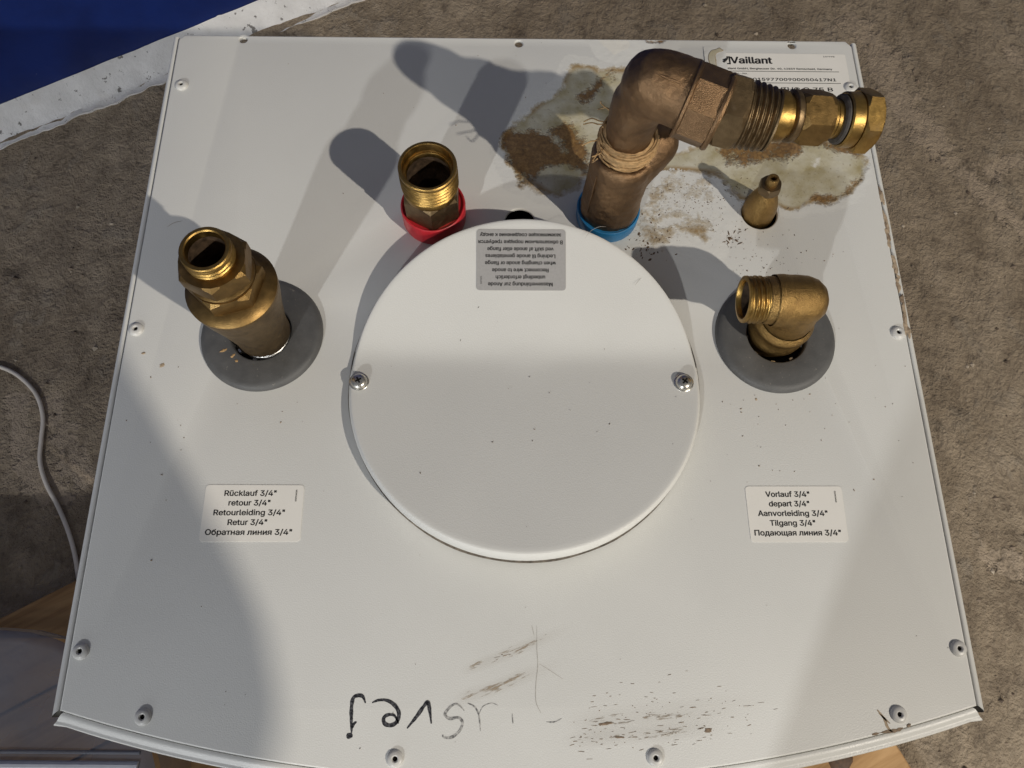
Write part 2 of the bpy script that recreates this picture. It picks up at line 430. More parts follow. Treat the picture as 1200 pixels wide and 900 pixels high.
mb.attrs['spill'] = sp
o = mb.build('floor', M_FLOOR, smooth=180); tag(o, kind='structure')

# loose grit and crumbs lying on the concrete
rg = random.Random(11); mb = MB(); gm = []
for k in range(900):
    x, y = (rg.uniform(330, 1150), rg.uniform(-150, 1300)) if k % 3 else (rg.uniform(-1000, -300), rg.uniform(100, 1000))
    r = 1.2+4.6*rg.random()**4; z = floor_z(x, y)
    V = [(x+r*a*rg.uniform(0.6, 1.3), y+r*b*rg.uniform(0.6, 1.3), z+r*c*rg.uniform(0.5, 0.9)+r*0.2) for a, b, c in ((1, 0, 0), (-1, 0, 0), (0, 1, 0), (0, -1, 0), (0, 0, 1), (0, 0, -1))]
    mb.add(V, [(0, 2, 4), (2, 1, 4), (1, 3, 4), (3, 0, 4), (2, 0, 5), (1, 2, 5), (3, 1, 5), (0, 3, 5)], rg.choice((0, 0, 1, 2)))
o = mb.build('grit', [plain('grey_grit', (0.26, 0.205, 0.15), 0.9, var=0.3, scale=30), plain('pale_grit', (0.46, 0.39, 0.30), 0.9, var=0.3, scale=30), plain('dark_grit', (0.12, 0.09, 0.066), 0.9, var=0.3, scale=30)], smooth=0); tag(o, kind='stuff')

# wall, its foot runs diagonally behind the heater on the left
WA = Vector((-867.0, 846.2, 0)); WD = Vector((0.8695, 0.4940, 0)); WNrm = Vector((-0.4940, 0.8695, 0))
t = NT('dark_blue_wall_paint')
nb1 = t.noise(9, 4); nb2 = t.noise(120, 4, 0.7)
c = t.ramp(nb1, [(0.3, (0.004, 0.013, 0.085)), (0.7, (0.006, 0.023, 0.150))])
c = t.mix(t.rng(nb2, 0.735, 0.77), c, (0.20, 0.22, 0.30))
t.set(color=c, rough=0.38, spec=0.45); t.bump(t.noise(60, 3), 0.25, 0.002); M_BLUEWALL = t.m
t = NT('white_plaster')
n1 = t.noise(26, 5, 0.65); n2 = t.noise(75, 4, 0.6)
c = t.ramp(n1, [(0.3, (0.68, 0.67, 0.66)), (0.7, (0.82, 0.81, 0.80))])
c = t.mix(t.math('MULTIPLY', t.rng(n2, 0.625, 0.66), 0.85), c, (0.11, 0.10, 0.09))
c = t.mix(t.math('MULTIPLY', t.rng(t.noise(15, 4), 0.55, 0.75), 0.35), c, (0.46, 0.40, 0.31))
t.set(color=c, rough=0.85, spec=0.3); t.bump(t.noise(160, 5, 0.7), 0.6, 0.003); M_PLASTER = t.m
STRIP_H, STRIP_D = 40.0, 46.0
def wall_pt(s, h, d): return WA+WD*s+WNrm*d+Vector((0, 0, FLOOR+h))
wall = empty('wall', wall_pt(600, 0, 0), None, None)
tag(wall, kind='structure')
mb = MB(); V = []; F = []
n = 120
for i in range(n+1):
    s = -1200+3200*i/n
    for (h, d) in ((STRIP_H-6, STRIP_D+0.5), (STRIP_H+10, STRIP_D), (700, STRIP_D+1), (2300, STRIP_D+1), (2300, 160), (-30, 160)):
        V.append(wall_pt(s, h, d))
F += [(i*6+k, (i+1)*6+k, (i+1)*6+k+1, i*6+k+1) for i in range(n) for k in range(5)]
mb.add(V, F); mb.build('painted_wall_face', M_BLUEWALL, wall, wall_pt(600, 0, 0), 30)
mb = MB(); V = []; F = []
n = 900; prof = 9
for i in range(n+1):
    s = -1200+3200*i/n
    rag = 9*noise.fractal(Vector((s*0.012, 0, 5)), 1, 2, 4)+5*noise.noise(Vector((s*0.05, 2, 1)))
    top = 1.2*noise.noise(Vector((s*0.02, 7, 0))); spike = max(0, noise.noise(Vector((s*0.045, 3, 9)))-0.50)*30
    for k in range(prof):
        f = k/(prof-1)
        h = -9+(STRIP_H+9)*f**1.25; d = -3+rag*(1-f)**1.5*0.8+STRIP_D*f**0.85+1.2*noise.noise(Vector((s*0.03, f*5, 2)))
        if k == 0: h = -12; d = -2+rag*0.8
        if k == 1: h = 3+2*noise.noise(Vector((s*0.05, 4, 4))); d = -3.5+rag*0.8
        if k == prof-1: h = STRIP_H+top+spike; d = STRIP_D-0.5
        V.append(wall_pt(s, h, d))
F += [(i*prof+k, (i+1)*prof+k, (i+1)*prof+k+1, i*prof+k+1) for i in range(n) for k in range(prof-1)]
mb.add(V, F); mb.build('plaster_skirting', M_PLASTER, wall, wall_pt(600, 0, 0), 60)

# wooden pallet under the heater
t = NT('pine_board')
mp = t.n.new('ShaderNodeMapping'); mp.inputs['Scale'].default_value = (2.2, 26, 26)
t.l.new(t.obj, mp.inputs[0])
g1 = t.noise(3.0, 5, 0.6, mp.outputs[0], 0.5); g2 = t.noise(14, 3, 0.6)
c = t.ramp(g1, [(0.3, (0.31, 0.170, 0.072)), (0.5, (0.46, 0.270, 0.118)), (0.7, (0.58, 0.36, 0.170))])
c = t.mix(t.math('MULTIPLY', t.rng(g2, 0.5, 0.8), 0.4), c, (0.20, 0.115, 0.055))
t.set(color=c, rough=0.7, spec=0.3); t.bump(g1, 0.4, 0.0015); M_PINE = t.m
M_KNOT = plain('pine_knot', (0.085, 0.045, 0.022), 0.6, var=0.4, scale=300)
PU = Vector((0.8806, 0.4738, 0)); PV = Vector((-0.4738, 0.8806, 0))
PB = Vector((-588.4, 128.3, 0))                         # on the back edge
pal_rot = math.atan2(PU.y, PU.x)
corner_s = (Vector((510, -98, 0))-PB).dot(PU)
pallet = empty('wooden_pallet', PB+PU*600+PV*(-300)+Vector((0, 0, FLOOR)), 'pine board pallet lying on the concrete under the white heater', 'pallet')
def board(s0, s1, v0, v1, z0, z1, name):
    c = PB+PU*(s0+s1)/2+PV*(v0+v1)/2+Vector((0, 0, (z0+z1)/2))
    bm = bmesh.new(); bmesh.ops.create_cube(bm, size=1.0)
    for q in bm.verts: q.co = Vector((q.co.x*(s1-s0), q.co.y*(v1-v0), q.co.z*(z1-z0)))*MM
    bmesh.ops.bevel(bm, geom=list(bm.edges), offset=0.0022, segments=2, affect='EDGES')
    me = bpy.data.meshes.new(name); bm.to_mesh(me); bm.free(); me.materials.append(M_PINE)
    o = link(bpy.data.objects.new(name, me), pallet, c); o.rotation_euler.z = pal_rot; return o
vv = 0.0
for k, w in enumerate((118, 96, 120, 98, 122, 96, 118, 100, 120)):
    board(-160+random.uniform(-6, 6), corner_s+random.uniform(-4, 4), vv-w, vv-2.5, FLOOR+6, FLOOR+28, 'board'); vv -= w+1
b = board(-150, corner_s-30, -70, -12, FLOOR-6, FLOOR+5.5, 'bearer')
b = board(-150, corner_s-30, vv+30, vv+90, FLOOR-6, FLOOR+5.5, 'bearer')
kx, ky = [(430.5, -107.2)][0]
mb = MB(); lathe(mb, (kx, ky, FLOOR+28), (0, 0, 1), [(0.01, 1.2), (8, 1.1), (12.5, 0.8), (14.5, -0.6)], 22, wob=lambda t, h: 0.2*math.sin(2*t+1)+0.1*math.sin(5*t))
mb.build('knot', M_KNOT, pallet, (kx, ky, FLOOR+28))

# translucent plastic box standing in front of the left corner
t = NT('cloudy_plastic')
t.set(color=(0.165, 0.175, 0.21), rough=0.36, trans=0.0, alpha=t.rng(t.noise(9, 3), 0.3, 0.7, 0.48, 0.80), spec=0.5); t.bump(t.noise(40, 3), 0.3, 0.003); M_PLASTIC = t.m
M_PRIM = plain('pale_plastic_rim', (0.50, 0.51, 0.55), 0.35, var=0.1)
tubb = empty('plastic_box', (-700, -200, FLOOR), 'cloudy translucent plastic box with a rounded corner beside the pallet', 'box')
def rr_outline(x0, y0, x1, y1, r, n=10):
    out = []
    for cx, cy, a0 in ((x1-r, y1-r, 0), (x0+r, y1-r, 90), (x0+r, y0+r, 180), (x1-r, y0+r, 270)):
        for k in range(n+1):
            a = math.radians(a0+90*k/n); out.append((cx+r*math.cos(a), cy+r*math.sin(a)))
    return out
TX0, TX1, TY0, TY1 = -1100., -385., -560., 58.
rows = [(0, FLOOR+8, 26), (0, FLOOR+20, 10), (0, -590, 0), (0, -572, 0), (4, -566, 0), (14, -562, 0)]
ol = []
for (_, z, ins) in rows: ol.append([(x, y, z) for x, y in rr_outline(TX0+ins, TY0+ins, TX1-ins, TY1-ins, 215)])
lid = [[(x, y, z) for x, y in rr_outline(TX0+i2, TY0+i2, TX1-i2, TY1-i2, 215-i2)] for i2, z in ((3, -566), (9, -562), (16, -561))]
mb = MB(); V = [q for r in ol[:4] for q in r]; m = len(ol[0])
F = [(k*m+i, k*m+(i+1) % m, (k+1)*m+(i+1) % m, (k+1)*m+i) for k in range(3) for i in range(m)]
mb.add(V, F); mb.build('box_wall', M_PLASTIC, tubb, (-700, -200, FLOOR), 60)
mb = MB(); V = [q for r in lid for q in r]
F = [(k*m+i, k*m+(i+1) % m, (k+1)*m+(i+1) % m, (k+1)*m+i) for k in range(2) for i in range(m)]+[tuple(2*m+i for i in range(m))]
mb.add(V, F); mb.build('box_lid', M_PLASTIC, tubb, (-700, -200, FLOOR), 60)
for yy, hh_ in ((-75.3, 2.2), (-89.0, 5)):
    mb = MB(); tube(mb, [(TX0+60, yy-0.5, -561), (-560, yy, -560), (TX1-30, yy-2, -561)], hh_, 10)
    mb.build('lid_ridge', M_PRIM if hh_ > 3 else M_PLASTIC, tubb, (-700, -200, FLOOR))

# thin white cable over the floor
cpts = [(-855.7, 451.0), (-809.8, 448.3), (-776.5, 444.2), (-744.9, 428.9), (-713.3, 400.1), (-696.1, 365.0), (-691.6, 329.3), (-686.4, 296.8), (-671.2, 263.7), (-647.2, 228.8), (-626.2, 194.5), (-609.9, 158.6), (-594.7, 114.1), (-561.9, 35.3)]
mb = MB(); tube(mb, catmull([(x, y, floor_z(x, y)+4.5) for x, y in cpts], 8), 3.1, 12)
o = mb.build('cable', M_CABLE, None, (cpts[2][0], cpts[2][1], FLOOR)); tag(o, 'thin white cable winding over the dark concrete left of the heater', 'cable')

# ------------------------------------------------------------------ the water heater
HB = (0., 190., FLOOR+28)
heater = empty('water_heater', HB, 'white water heater with brass fittings and a round cover on its top', 'water heater')
SAG = 31.2; R2 = 1553.0
def arc_y(x): return -SAG+x*x/R2
outline = [(-220.6, 406.5), (-220.6, arc_y(220.6))]+[(x, arc_y(x)) for x in range(-216, 217, 6)]+[(220.6, arc_y(220.6)), (220.6, 406.5)]
outline = [(220.6, 402), (217, 406.5), (-217, 406.5), (-220.6, 403)]+outline[1:-1]
LF = (-144.5, 194.5); RF = (144.5, 194.0); RD = (-50.3, 271.0); BL = (52.5, 272.5); NZ = (145.0, 275.0)
holes = [circle(*[(-178.8, 403.3)][0], 2.6, 20), circle(*[(0.8, 401.9)][0], 2.6, 20), circle(*[(180.8, 402.6)][0], 2.6, 20),
         circle(*LF, 17.5), circle(*RF, 17.5), circle(RD[0], RD[1], 15), circle(BL[0], BL[1], 15), circle(NZ[0], NZ[1], 10.7), circle(0.5, 268.0, 9.0)]
top = sheet_curve('top_panel', [outline]+holes, 0.0, 2.4, M_PAINT, heater, (0, 190, 0), 1.0)
mb = MB(); V = []; ins = [(x*0.975, 3+(y)*0.985 if y > 0 else y*0.8+3) for x, y in outline]; m = len(ins)
mb.add([(x, y, -16) for x, y in ins]+[(x, y, -40) for x, y in ins], [tuple(range(m))]+[(i, (i+1) % m, m+(i+1) % m, m+i) for i in range(m)])
mb.build('insulation', M_BLACK, heater, (0, 190, -16), 0)
# casing panels with rolled top edges
roll = [(0.9, -9), (1.0, -3.0), (1.3, -1.9), (1.9, -1.3), (2.7, -1.15), (3.6, -1.5), (4.6, -2.4), (5.3, -3.7), (5.7, -5.5), (5.8, -9), (5.8, HB[2]), (4.2, HB[2]), (4.2, -9)]
for sgn in (-1, 1):
    mb = MB(); n = len(roll); V = []; F = []
    yy = [-2.6, 60, 130, 200, 270, 340, 406]
    for y in yy:
        for (d, z) in roll: V.append((sgn*(220.2+d), y if y > 0 else 1.4-0.8*min(d, 5.8), z))
    F = [(i*n+k, i*n+k+1, (i+1)*n+k+1, (i+1)*n+k) for i in range(len(yy)-1) for k in range(n-1)]
    F += [tuple((len(yy)-1)*n+k for k in range(n))]
    mb.add(V, F); mb.build('side_panel', M_EDGE, heater, (sgn*223, 200, -350), 50)
roll_f = [(0.15, -9), (0.2, -1.9), (0.5, -1.2), (1.5, -1.0), (3.2, -1.7), (4.4, -2.7), (5.2, -3.2), (6.0, -3.0), (6.6, -3.3), (7.0, -4.6), (7.0, -9), (7.0, HB[2]), (5.0, HB[2]), (5.0, -9)]
mb = MB(); n = len(roll_f); V = []; F = []; xx = [-1+2*i/72 for i in range(73)]
for u in xx:
    for (d, z) in roll_f:
        x = u*(218.9+0.75*min(d, 7.0)); nrm = Vector((2*x/R2, -1, 0)).normalized(); V.append((x+nrm.x*d*(1-abs(u)**8), arc_y(min(max(x, -220), 220))+nrm.y*d, z))
F = [(i*n+k, i*n+k+1, (i+1)*n+k+1, (i+1)*n+k) for i in range(72) for k in range(n-1)]
mb.add(V, F); mb.build('front_panel', M_EDGE, heater, (0, -33, -350), 50)
mb = MB(); box(mb, (0, 405, (HB[2]-14)/2), (440, 1.5, -HB[2]-14)); mb.build('back_panel', M_EDGE, heater, (0, 405, -350), 0)

# rivets round the rim
def rivet_mesh():
    mb = MB(); lathe(mb, (0, 0, 0), (0, 0, 1), [(4.1, -0.3), (4.0, 0.5), (3.5, 1.2), (2.6, 1.65), (1.7, 1.75), (1.25, 1.45), (1.1, 0.4)], 24)
    lathe(mb, (0, 0, 0), (0, 0, 1), [(1.15, 0.55), (0.01, 0.5)], 24, 1)
    return mb.build('rivet', [M_RIVET, M_BLACK], heater, (0, 0, 0))
rv = None
for k, (x, y) in enumerate([(-213.4, 366.0), (-215.3, 197.5), (-215.2, 26.9), (214.2, 368.4), (215.6, 196.8), (216.5, 26.5), (-180.5, -2.7), (-60.2, -21.4), (62.4, -21.7), (181.4, -3.4)]):
    if rv is None: o = rv = rivet_mesh()
    else: o = rv.copy(); COL.objects.link(o)
    o.location = (Vector((x, y, 0.05))-Vector(HB))*MM

# round cover, its upper half bent up
DC = (2.4, 165.2); DR = 96.3
def cover_z(y):
    yb = y-181.0
    up = math.tan(math.radians(16.0)); dn = math.tan(math.radians(-8.2)); w = 5.0
    s = 1/(1+math.exp(-yb/w*1.6)) if abs(yb) < 200 else (1. if yb > 0 else 0.)
    soft = w/1.6*math.log(1+math.exp(max(-60, min(60, yb/w*1.6))))
    return 3.0+dn*yb+(up-dn)*soft
mb = MB(); V = [(DC[0], DC[1], cover_z(DC[1])+0.35*noise.noise(Vector((DC[0]*0.022, DC[1]*0.022, 3))))]; F = []; seg = 128
rr = [8*i for i in range(1, 12)]+[91, 93.2, 93.9, 94.4, 94.7, 95.7, 96.1, 96.1, 95.2]; drop = [0]*12+[0.0, 0.05, 0.22, 0.6, 2.8, 3.8, 14.0, 14.0]
for r, dz in zip(rr, drop):
    for i in range(seg):
        a = 2*math.pi*i/seg; x, y = DC[0]+r*math.cos(a), DC[1]+r*math.sin(a)
        y = y if y < 181 else 181+(y-181)*0.945
        yy_ = DC[1]+min(r, 93.2)*math.sin(a); yy_ = yy_ if yy_ < 181 else 181+(yy_-181)*0.945
        z = cover_z(yy_)+0.35*noise.noise(Vector((x*0.022, y*0.022, 3)))-(min(dz, 5.0) if math.sin(a) > 0.1 else dz)
        V.append((x, y, max(z, 1.6)))
F += [(0, 1+i, 1+(i+1) % seg) for i in range(seg)]
for k in range(len(rr)-1):
    b0 = 1+k*seg; b1 = b0+seg
    F += [(b0+i, b1+i, b1+(i+1) % seg, b0+(i+1) % seg) for i in range(seg)]
mb.add(V, F); cover = mb.build('cover_plate', M_COVER, heater, (DC[0], DC[1], 3), 24)
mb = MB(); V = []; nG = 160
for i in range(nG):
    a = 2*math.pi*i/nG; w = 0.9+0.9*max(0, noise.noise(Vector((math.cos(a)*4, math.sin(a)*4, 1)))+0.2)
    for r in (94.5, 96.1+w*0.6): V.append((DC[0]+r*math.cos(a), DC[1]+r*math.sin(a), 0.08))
mb.add(V, [(2*i, 2*i+1, 2*((i+1) % nG)+1, 2*((i+1) % nG)) for i in range(nG)]); mb.build('painted_seam_shade', M_SEAM_SHADE, heater, (DC[0], DC[1], 0.08), 0)  # flat dark ring painted in for the gap shadow under the rim
for k, (px, py) in enumerate([(-87.7, 164.5), (89.2, 164.3)]):
    mb = MB(); z0 = cover_z(py)
    lathe(mb, (px, py, z0), (0, 0, 1), [(5.4, -2.5), (5.4, 0.5), (5.1, 0.8), (4.6, 0.9), (4.5, 1.4), (4.0, 2.4), (3.0, 3.1), (1.6, 3.45), (0.01, 3.5)], 32)
    sc = mb.build('screw', M_SCREW, cover, (px, py, z0)); sc['label'] = 'cross-head screw on the %s edge of the round cover' % ('left', 'right')[k]
    mb = MB(); rt = Matrix.Rotation(0.5+0.4*k, 3, 'Z')
    box(mb, (px, py, z0+3.25), (3.6, 0.9, 0.9), rt); rt2 = Matrix.Rotation(0.5+0.4*k+math.pi/2, 3, 'Z'); box(mb, (px, py, z0+3.252), (3.6, 0.9, 0.9), rt2)
    # the cross slot is part of the screw head
    me = mb.build('screw_slot', M_BLACK, cover, (px, py, z0), 0)

# stickers
def sticker(name, corners, z, mat, r=2.0, th=0.25):
    cx = sum(c[0] for c in corners)/4; cy = sum(c[1] for c in corners)/4
    return sheet_curve(name, [rrect(corners, r)], z, th, mat, heater, (cx, cy, z)), cx, cy
for corners, lines, cap, ang in ((((-165., 79.6), (-113.6, 79.6), (-113.8, 108.8), (-165., 109.0)), ('Rücklauf 3/4"', 'retour 3/4"', 'Retourleiding 3/4"', 'Retur 3/4"', 'Обратная линия 3/4"'), 'white sticker reading Rücklauf 3/4" on the left of the top panel', 0),
                             (((118.7, 79.0), (169.6, 79.0), (169.9, 108.1), (118.5, 108.1)), ('Vorlauf 3/4"', 'depart 3/4"', 'Aanvorleiding 3/4"', 'Tilgang 3/4"', 'Подающая линия 3/4"'), 'white sticker reading Vorlauf 3/4" on the right of the top panel', 0)):
    stk, cx, cy = sticker('connection_sticker', [tuple(c) for c in corners], 0.28, M_LABEL, 2.2)
    stk['label'] = cap
    left = cx < 0
    W = (26.8, 21.4, 36.5, 20.0, 44.2) if left else (23.2, 21.2, 36.5, 23.6, 45.0)
    off = (-2.0, -2.0, -1.6, -2.0, -0.8) if left else (-3.4, -3.2, -1.8, -2.6, -0.6)
    for k, ln in enumerate(lines):
        lettering(ln, 5.5, cx+off[k], cy+10.3-5.05*k, 0.33, M_INK, stk, bold=0.115, maxw=W[k])
    lettering('0020024060', 1.5, cx+21.8, cy+9.0, 0.33, M_INK, stk, 'code_lettering', rot=-math.pi/2, bold=0.03, maxw=6.0)
# upside-down warning sticker lies on the bent cover
sq = ((-26.6, 223.2), (26.6, 223.2), (26.6, 256.8), (-26.6, 256.8))
tilt = math.radians(16.0)
zc = cover_z(240.0)
cs = [(-24.6, 215.9), (25.3, 216.2), (26.2, 249.4), (-25.0, 249.1)]
scx = sum(c[0] for c in cs)/4; scy = sum(c[1] for c in cs)/4; hw = (cs[1][0]-cs[0][0])/2; hh2 = (cs[2][1]-cs[1][1])/2/math.cos(tilt)
an = empty('anode_sticker_pivot', (scx, scy, cover_z(scy)+0.25)); 
bpy.data.objects.remove(an)
ank = sheet_curve('anode_sticker', [rrect(((scx-hw, scy-hh2), (scx+hw, scy-hh2), (scx+hw, scy+hh2), (scx-hw, scy+hh2)), 2.2)], cover_z(scy)+0.30, 0.2, M_SILVER, heater, (scx, scy, cover_z(scy)+0.30))
ank.rotation_euler.x = tilt; ank['label'] = 'silver warning sticker about the anode earth wire, upside down on the round cover'
lines = ('Masseverbindung zur Anode', 'unbedingt erforderlich', 'Reconnect wire to anode', 'when changing anode or flange', 'Ledning til anode genetableres', 'ved skift af anode eller flange', 'В обязательном порядке требуется', 'заземляющее соединение к аноду')
LW = (36, 27.5, 31.5, 39.5, 39, 37, 47, 45.5)
LP = 2*hh2*0.115
for k, ln in enumerate(lines):
    o = lettering(ln, 4.1, WLOC[ank.name].x-(0.4 if k < 6 else 0.3)-0.0, WLOC[ank.name].y-LP*3.5+LP*k, WLOC[ank.name].z+0.06, M_INK, ank, rot=math.pi, bold=0.085, maxw=LW[k])
o = lettering('107291', 1.5, WLOC[ank.name].x-hw+2.6, WLOC[ank.name].y-hh2*0.66, WLOC[ank.name].z+0.06, M_INK, ank, 'code_lettering', rot=math.pi/2, bold=0.02, maxw=4.4)

# type plate in the back right corner
tpc = [(133.8, 395.8), (220.9, 393.9), (224.7, 331.0), (123.3, 330.1)]
TP = ((tpc[0][0]+0.3, 342.0), (214.8, 342.0), (214.8, 395.2), (tpc[0][0]+0.3, 395.6))
tps, cx, cy = sticker('type_plate_sticker', TP, 0.24, M_LABEL, 1.2)
tps['label'] = 'white maker type plate sticker half hidden behind the bronze fitting'
def tp_text(s, px, w, size, bold, name='lettering', z=0.30):
    x, y = px; return lettering(s, size, x, y, z, M_INK, tps, name, bold=bold, maxw=w)
(q0, q1) = [(138.9, 390.2), (165.8, 390.5)]; tp_text('Vaillant', [(152.3, 389.7)][0], q1[0]-q0[0], 10.0, 0.28, 'brand_lettering')
(ax, ay) = [(135.5, 389.5)][0]
mb = MB()
for (dx, dy, sx_, sy_) in ((0, 2.7, 6.4, 1.0), (0, -2.7, 6.4, 1.0), (-2.7, 0, 1.0, 4.4), (2.7, 0, 1.0, 4.4)): box(mb, (ax+dx, ay+dy, 0.29), (sx_, sy_, 0.1))
tube(mb, [(ax-1.6, ay-1.8, 0.29), (ax-0.2, ay, 0.29), (ax+1.6, ay+1.7, 0.29)], [0.7, 1.0, 0.45], 8)
tube(mb, [(ax-1.9, ay+0.4, 0.29), (ax-0.4, ay+0.2, 0.29)], [0.4, 0.5], 8)
mb.build('brand_emblem', M_INK, tps, (ax, ay, 0.29), 0)
tp_text('107998', [(203.8, 393.1)][0], 7.4, 2.0, 0.02, 'code_lettering')
(q0, q1) = [(133.6, 381.9), (204.6, 382.7)]; tp_text('Vaillant GmbH, Berghauser Str. 40, 42859 Remscheid, Germany', [(169.1, 383.0)][0], q1[0]-q0[0], 2.7, 0.05)
tp_text('Serien-Nr.', [(142.2, 378.9)][0], 14, 2.4, 0.02)
(q0, q1) = [(140.1, 374.4), (205.2, 375.1)]; tp_text('2101001597700900050417N1', ((q0[0]+q1[0])/2-0.8, q0[1]), q1[0]-q0[0]+3, 4.3, 0.09)
(q0, q1) = [(152.0, 366.4), (200.7, 366.9)]; tp_text('actoSTOR VIH® Q 75 B', ((q0[0]+q1[0])/2-7, [(177.4, 366.7)][0][1]), (q1[0]-q0[0])+18, 5.6, 0.10)
tp_text('75 l', [(200.3, 360.9)][0], 8.0, 3.2, 0.03)
for (a, b) in (((846,84),(982,84.5)), ((862,97.5),(985,98))):
    (p0, p1) = [(132.4, 380.6), (208.8, 381.1)] if a[0] == 846 else [(138.1, 371.4), (208.6, 371.8)]
    mb = MB(); box(mb, ((p0[0]+p1[0])/2, (p0[1]+p1[1])/2, 0.29), (p1[0]-p0[0], 0.35, 0.06)); mb.build('rule_line', M_INK, tps, ((p0[0]+p1[0])/2, p0[1], 0.29), 0)

# ------------------------------------------------------------------ fittings
def grommet(c, name_label):
    mb = MB(); lathe(mb, (c[0], c[1], 0), (0, 0, 1), [(16.8, -6), (16.8, 3.4), (17.3, 4.1), (18.2, 4.4), (30.2, 3.9), (32.0, 3.4), (33.3, 2.3), (33.9, 1.0), (33.9, 0.1), (18, -0.2), (16.8, -6)], 72)
    g = mb.build('rubber_grommet', M_RUBBER, heater, (c[0], c[1], 0)); g['label'] = name_label
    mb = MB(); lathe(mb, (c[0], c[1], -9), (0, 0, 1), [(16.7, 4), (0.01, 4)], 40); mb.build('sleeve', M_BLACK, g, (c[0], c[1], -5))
    for k in range(9):
        a = 2*math.pi*k/9+0.35; mb = MB(); q = Vector((c[0]+15.3*math.cos(a), c[1]+15.3*math.sin(a), -0.6))
        box(mb, q, (2.1, 1.0, 2.0), Matrix.Rotation(a+math.pi/2, 3, 'Z')); mb.build('clip_tab', M_STEEL, g, q, 0)
    return g
grommet(LF, 'grey rubber grommet round the left fitting'); grommet(RF, 'grey rubber grommet round the right elbow')

# left: straight union with two hexagons
ax_l = Vector((0.0, 0.012, 1)).normalized(); oL = Vector((LF[0]+2.6, LF[1]-1.8, 0))
mb = MB(); lathe(mb, oL, ax_l, [(14.2, 6.5), (14.8, 7.5), (15.0, 13), (15.6, 22), (15.9, 22.3), (18.0, 36), (20.8, 50), (21.9, 57), (22.2, 59.5), (22.0, 60.3)], 64, wob=lambda t, h: 0.006*noise.noise(Vector((math.cos(t)*2, math.sin(t)*2, h*0.1))))
un = mb.build('return_union', M_BRASS_DULL, heater, oL); un['label'] = 'tall brass union with stacked hexagons standing in the left grommet'
mb = MB(); lathe(mb, oL, ax_l, [(21.8, 60.0), (22.3, 60.5), (22.3, 61.3), (21.6, 62.0), (18.6, 64.2), (15, 65)], 64); mb.build('shoulder_ring', M_BRASS, un, oL)
mb = MB(); thread(mb, oL, ax_l, 13.8, -8, 7.5, 1.8, 0.8); mb.build('silver_thread', M_STEEL, un, oL)
mb = MB(); hexnut(mb, oL, ax_l, 18.2, 63.6, 74.5, 12, 0.30); mb.build('hex_nut', M_BRASS, un, oL, 20)
mb = MB(); lathe(mb, oL, ax_l, [(15.4, 74), (15.6, 76), (14.6, 77.5), (14.4, 80)], 48); mb.build('collar', M_BRASS, un, oL)
mb = MB(); hexnut(mb, oL, ax_l, 17.3, 78.2, 89.0, 11, 0.62); mb.build('hex_nut', M_BRASS, un, oL, 20)
mb = MB(); thread(mb, oL, ax_l, 11.7, 88.6, 96.2, 2.4, 0.8)
lathe(mb, oL, ax_l, [(11.0, 95.8), (11.5, 96.2), (11.5, 97.4), (11.0, 98.0), (9.5, 98.0), (9.0, 97.4), (8.8, 93)], 56)
mb.build('threaded_end', M_BRASS_BRIGHT, un, oL)
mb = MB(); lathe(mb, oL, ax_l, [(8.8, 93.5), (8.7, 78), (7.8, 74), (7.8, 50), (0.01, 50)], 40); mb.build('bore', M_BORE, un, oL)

# right: compact elbow pointing left
oR = Vector((RF[0]+0.0, RF[1]+2.8, 0))
mb = MB(); lathe(mb, oR, (0, 0, 1), [(14.0, -7), (14.2, 1.5), (15.6, 3.0), (15.9, 6), (15.4, 8.0), (14.9, 10), (15.0, 12.5), (15.8, 15.0), (16.3, 16.5), (16.2, 18), (15.4, 19.4), (14.2, 21)], 56)
el = mb.build('flow_elbow', M_BRASS_CAST, heater, oR); el['label'] = 'golden brass elbow in the right grommet, its threaded mouth pointing left'
ZB = 41.5
ax_e = Vector((-1, 0.02, 0.03)).normalized()
path = [oR+Vector((0, 0, 10)), oR+Vector((0, 0, 17))]
for k in range(9):
    a = math.radians(90*k/8); path.append(oR+Vector((-11+11*math.cos(a), 0, 26.0+ (ZB-26.0)*math.sin(a))))
path.append(oR+Vector((-15, 0.1, ZB+0.1)))
mb = MB(); tube(mb, path, [13.6]*2+[13.8]*9+[13.4], 40, cap=False)
# rounded back of the elbow
lathe(mb, oR+Vector((-14, 0, ZB)), (1, 0, 0), [(13.4, 0), (13.4, 12), (12.9, 17), (11.2, 21.6), (8.2, 25), (4.5, 26.8), (0.01, 27.3)], 40)
mb.build('elbow_body', M_BRASS_CAST, el, oR, 50)
oT = oR+Vector((-13.5, 0.1, ZB))
mb = MB(); lathe(mb, oT, ax_e, [(12.4, -3), (13.5, -1.5), (13.5, -0.8), (12.7, -0.2), (12.4, 5), (11.8, 5.8)], 48); mb.build('barrel', M_BRASS_CAST, el, oT)
mb = MB(); thread(mb, oT, ax_e, 12.5, 5.4, 15.2, 2.5, 1.1)
lathe(mb, oT, ax_e, [(11.6, 15.0), (12.3, 15.6), (12.2, 16.6), (11.5, 17.0), (10.3, 17.0), (9.9, 16.4), (9.7, 14)], 48)
mb.build('threaded_end', M_BRASS_BRIGHT, el, oT)
mb = MB(); lathe(mb, oT, ax_e, [(9.7, 14.4), (9.5, 7), (8.5, 4), (0.01, 3)], 36); mb.build('bore', M_BORE, el, oT)

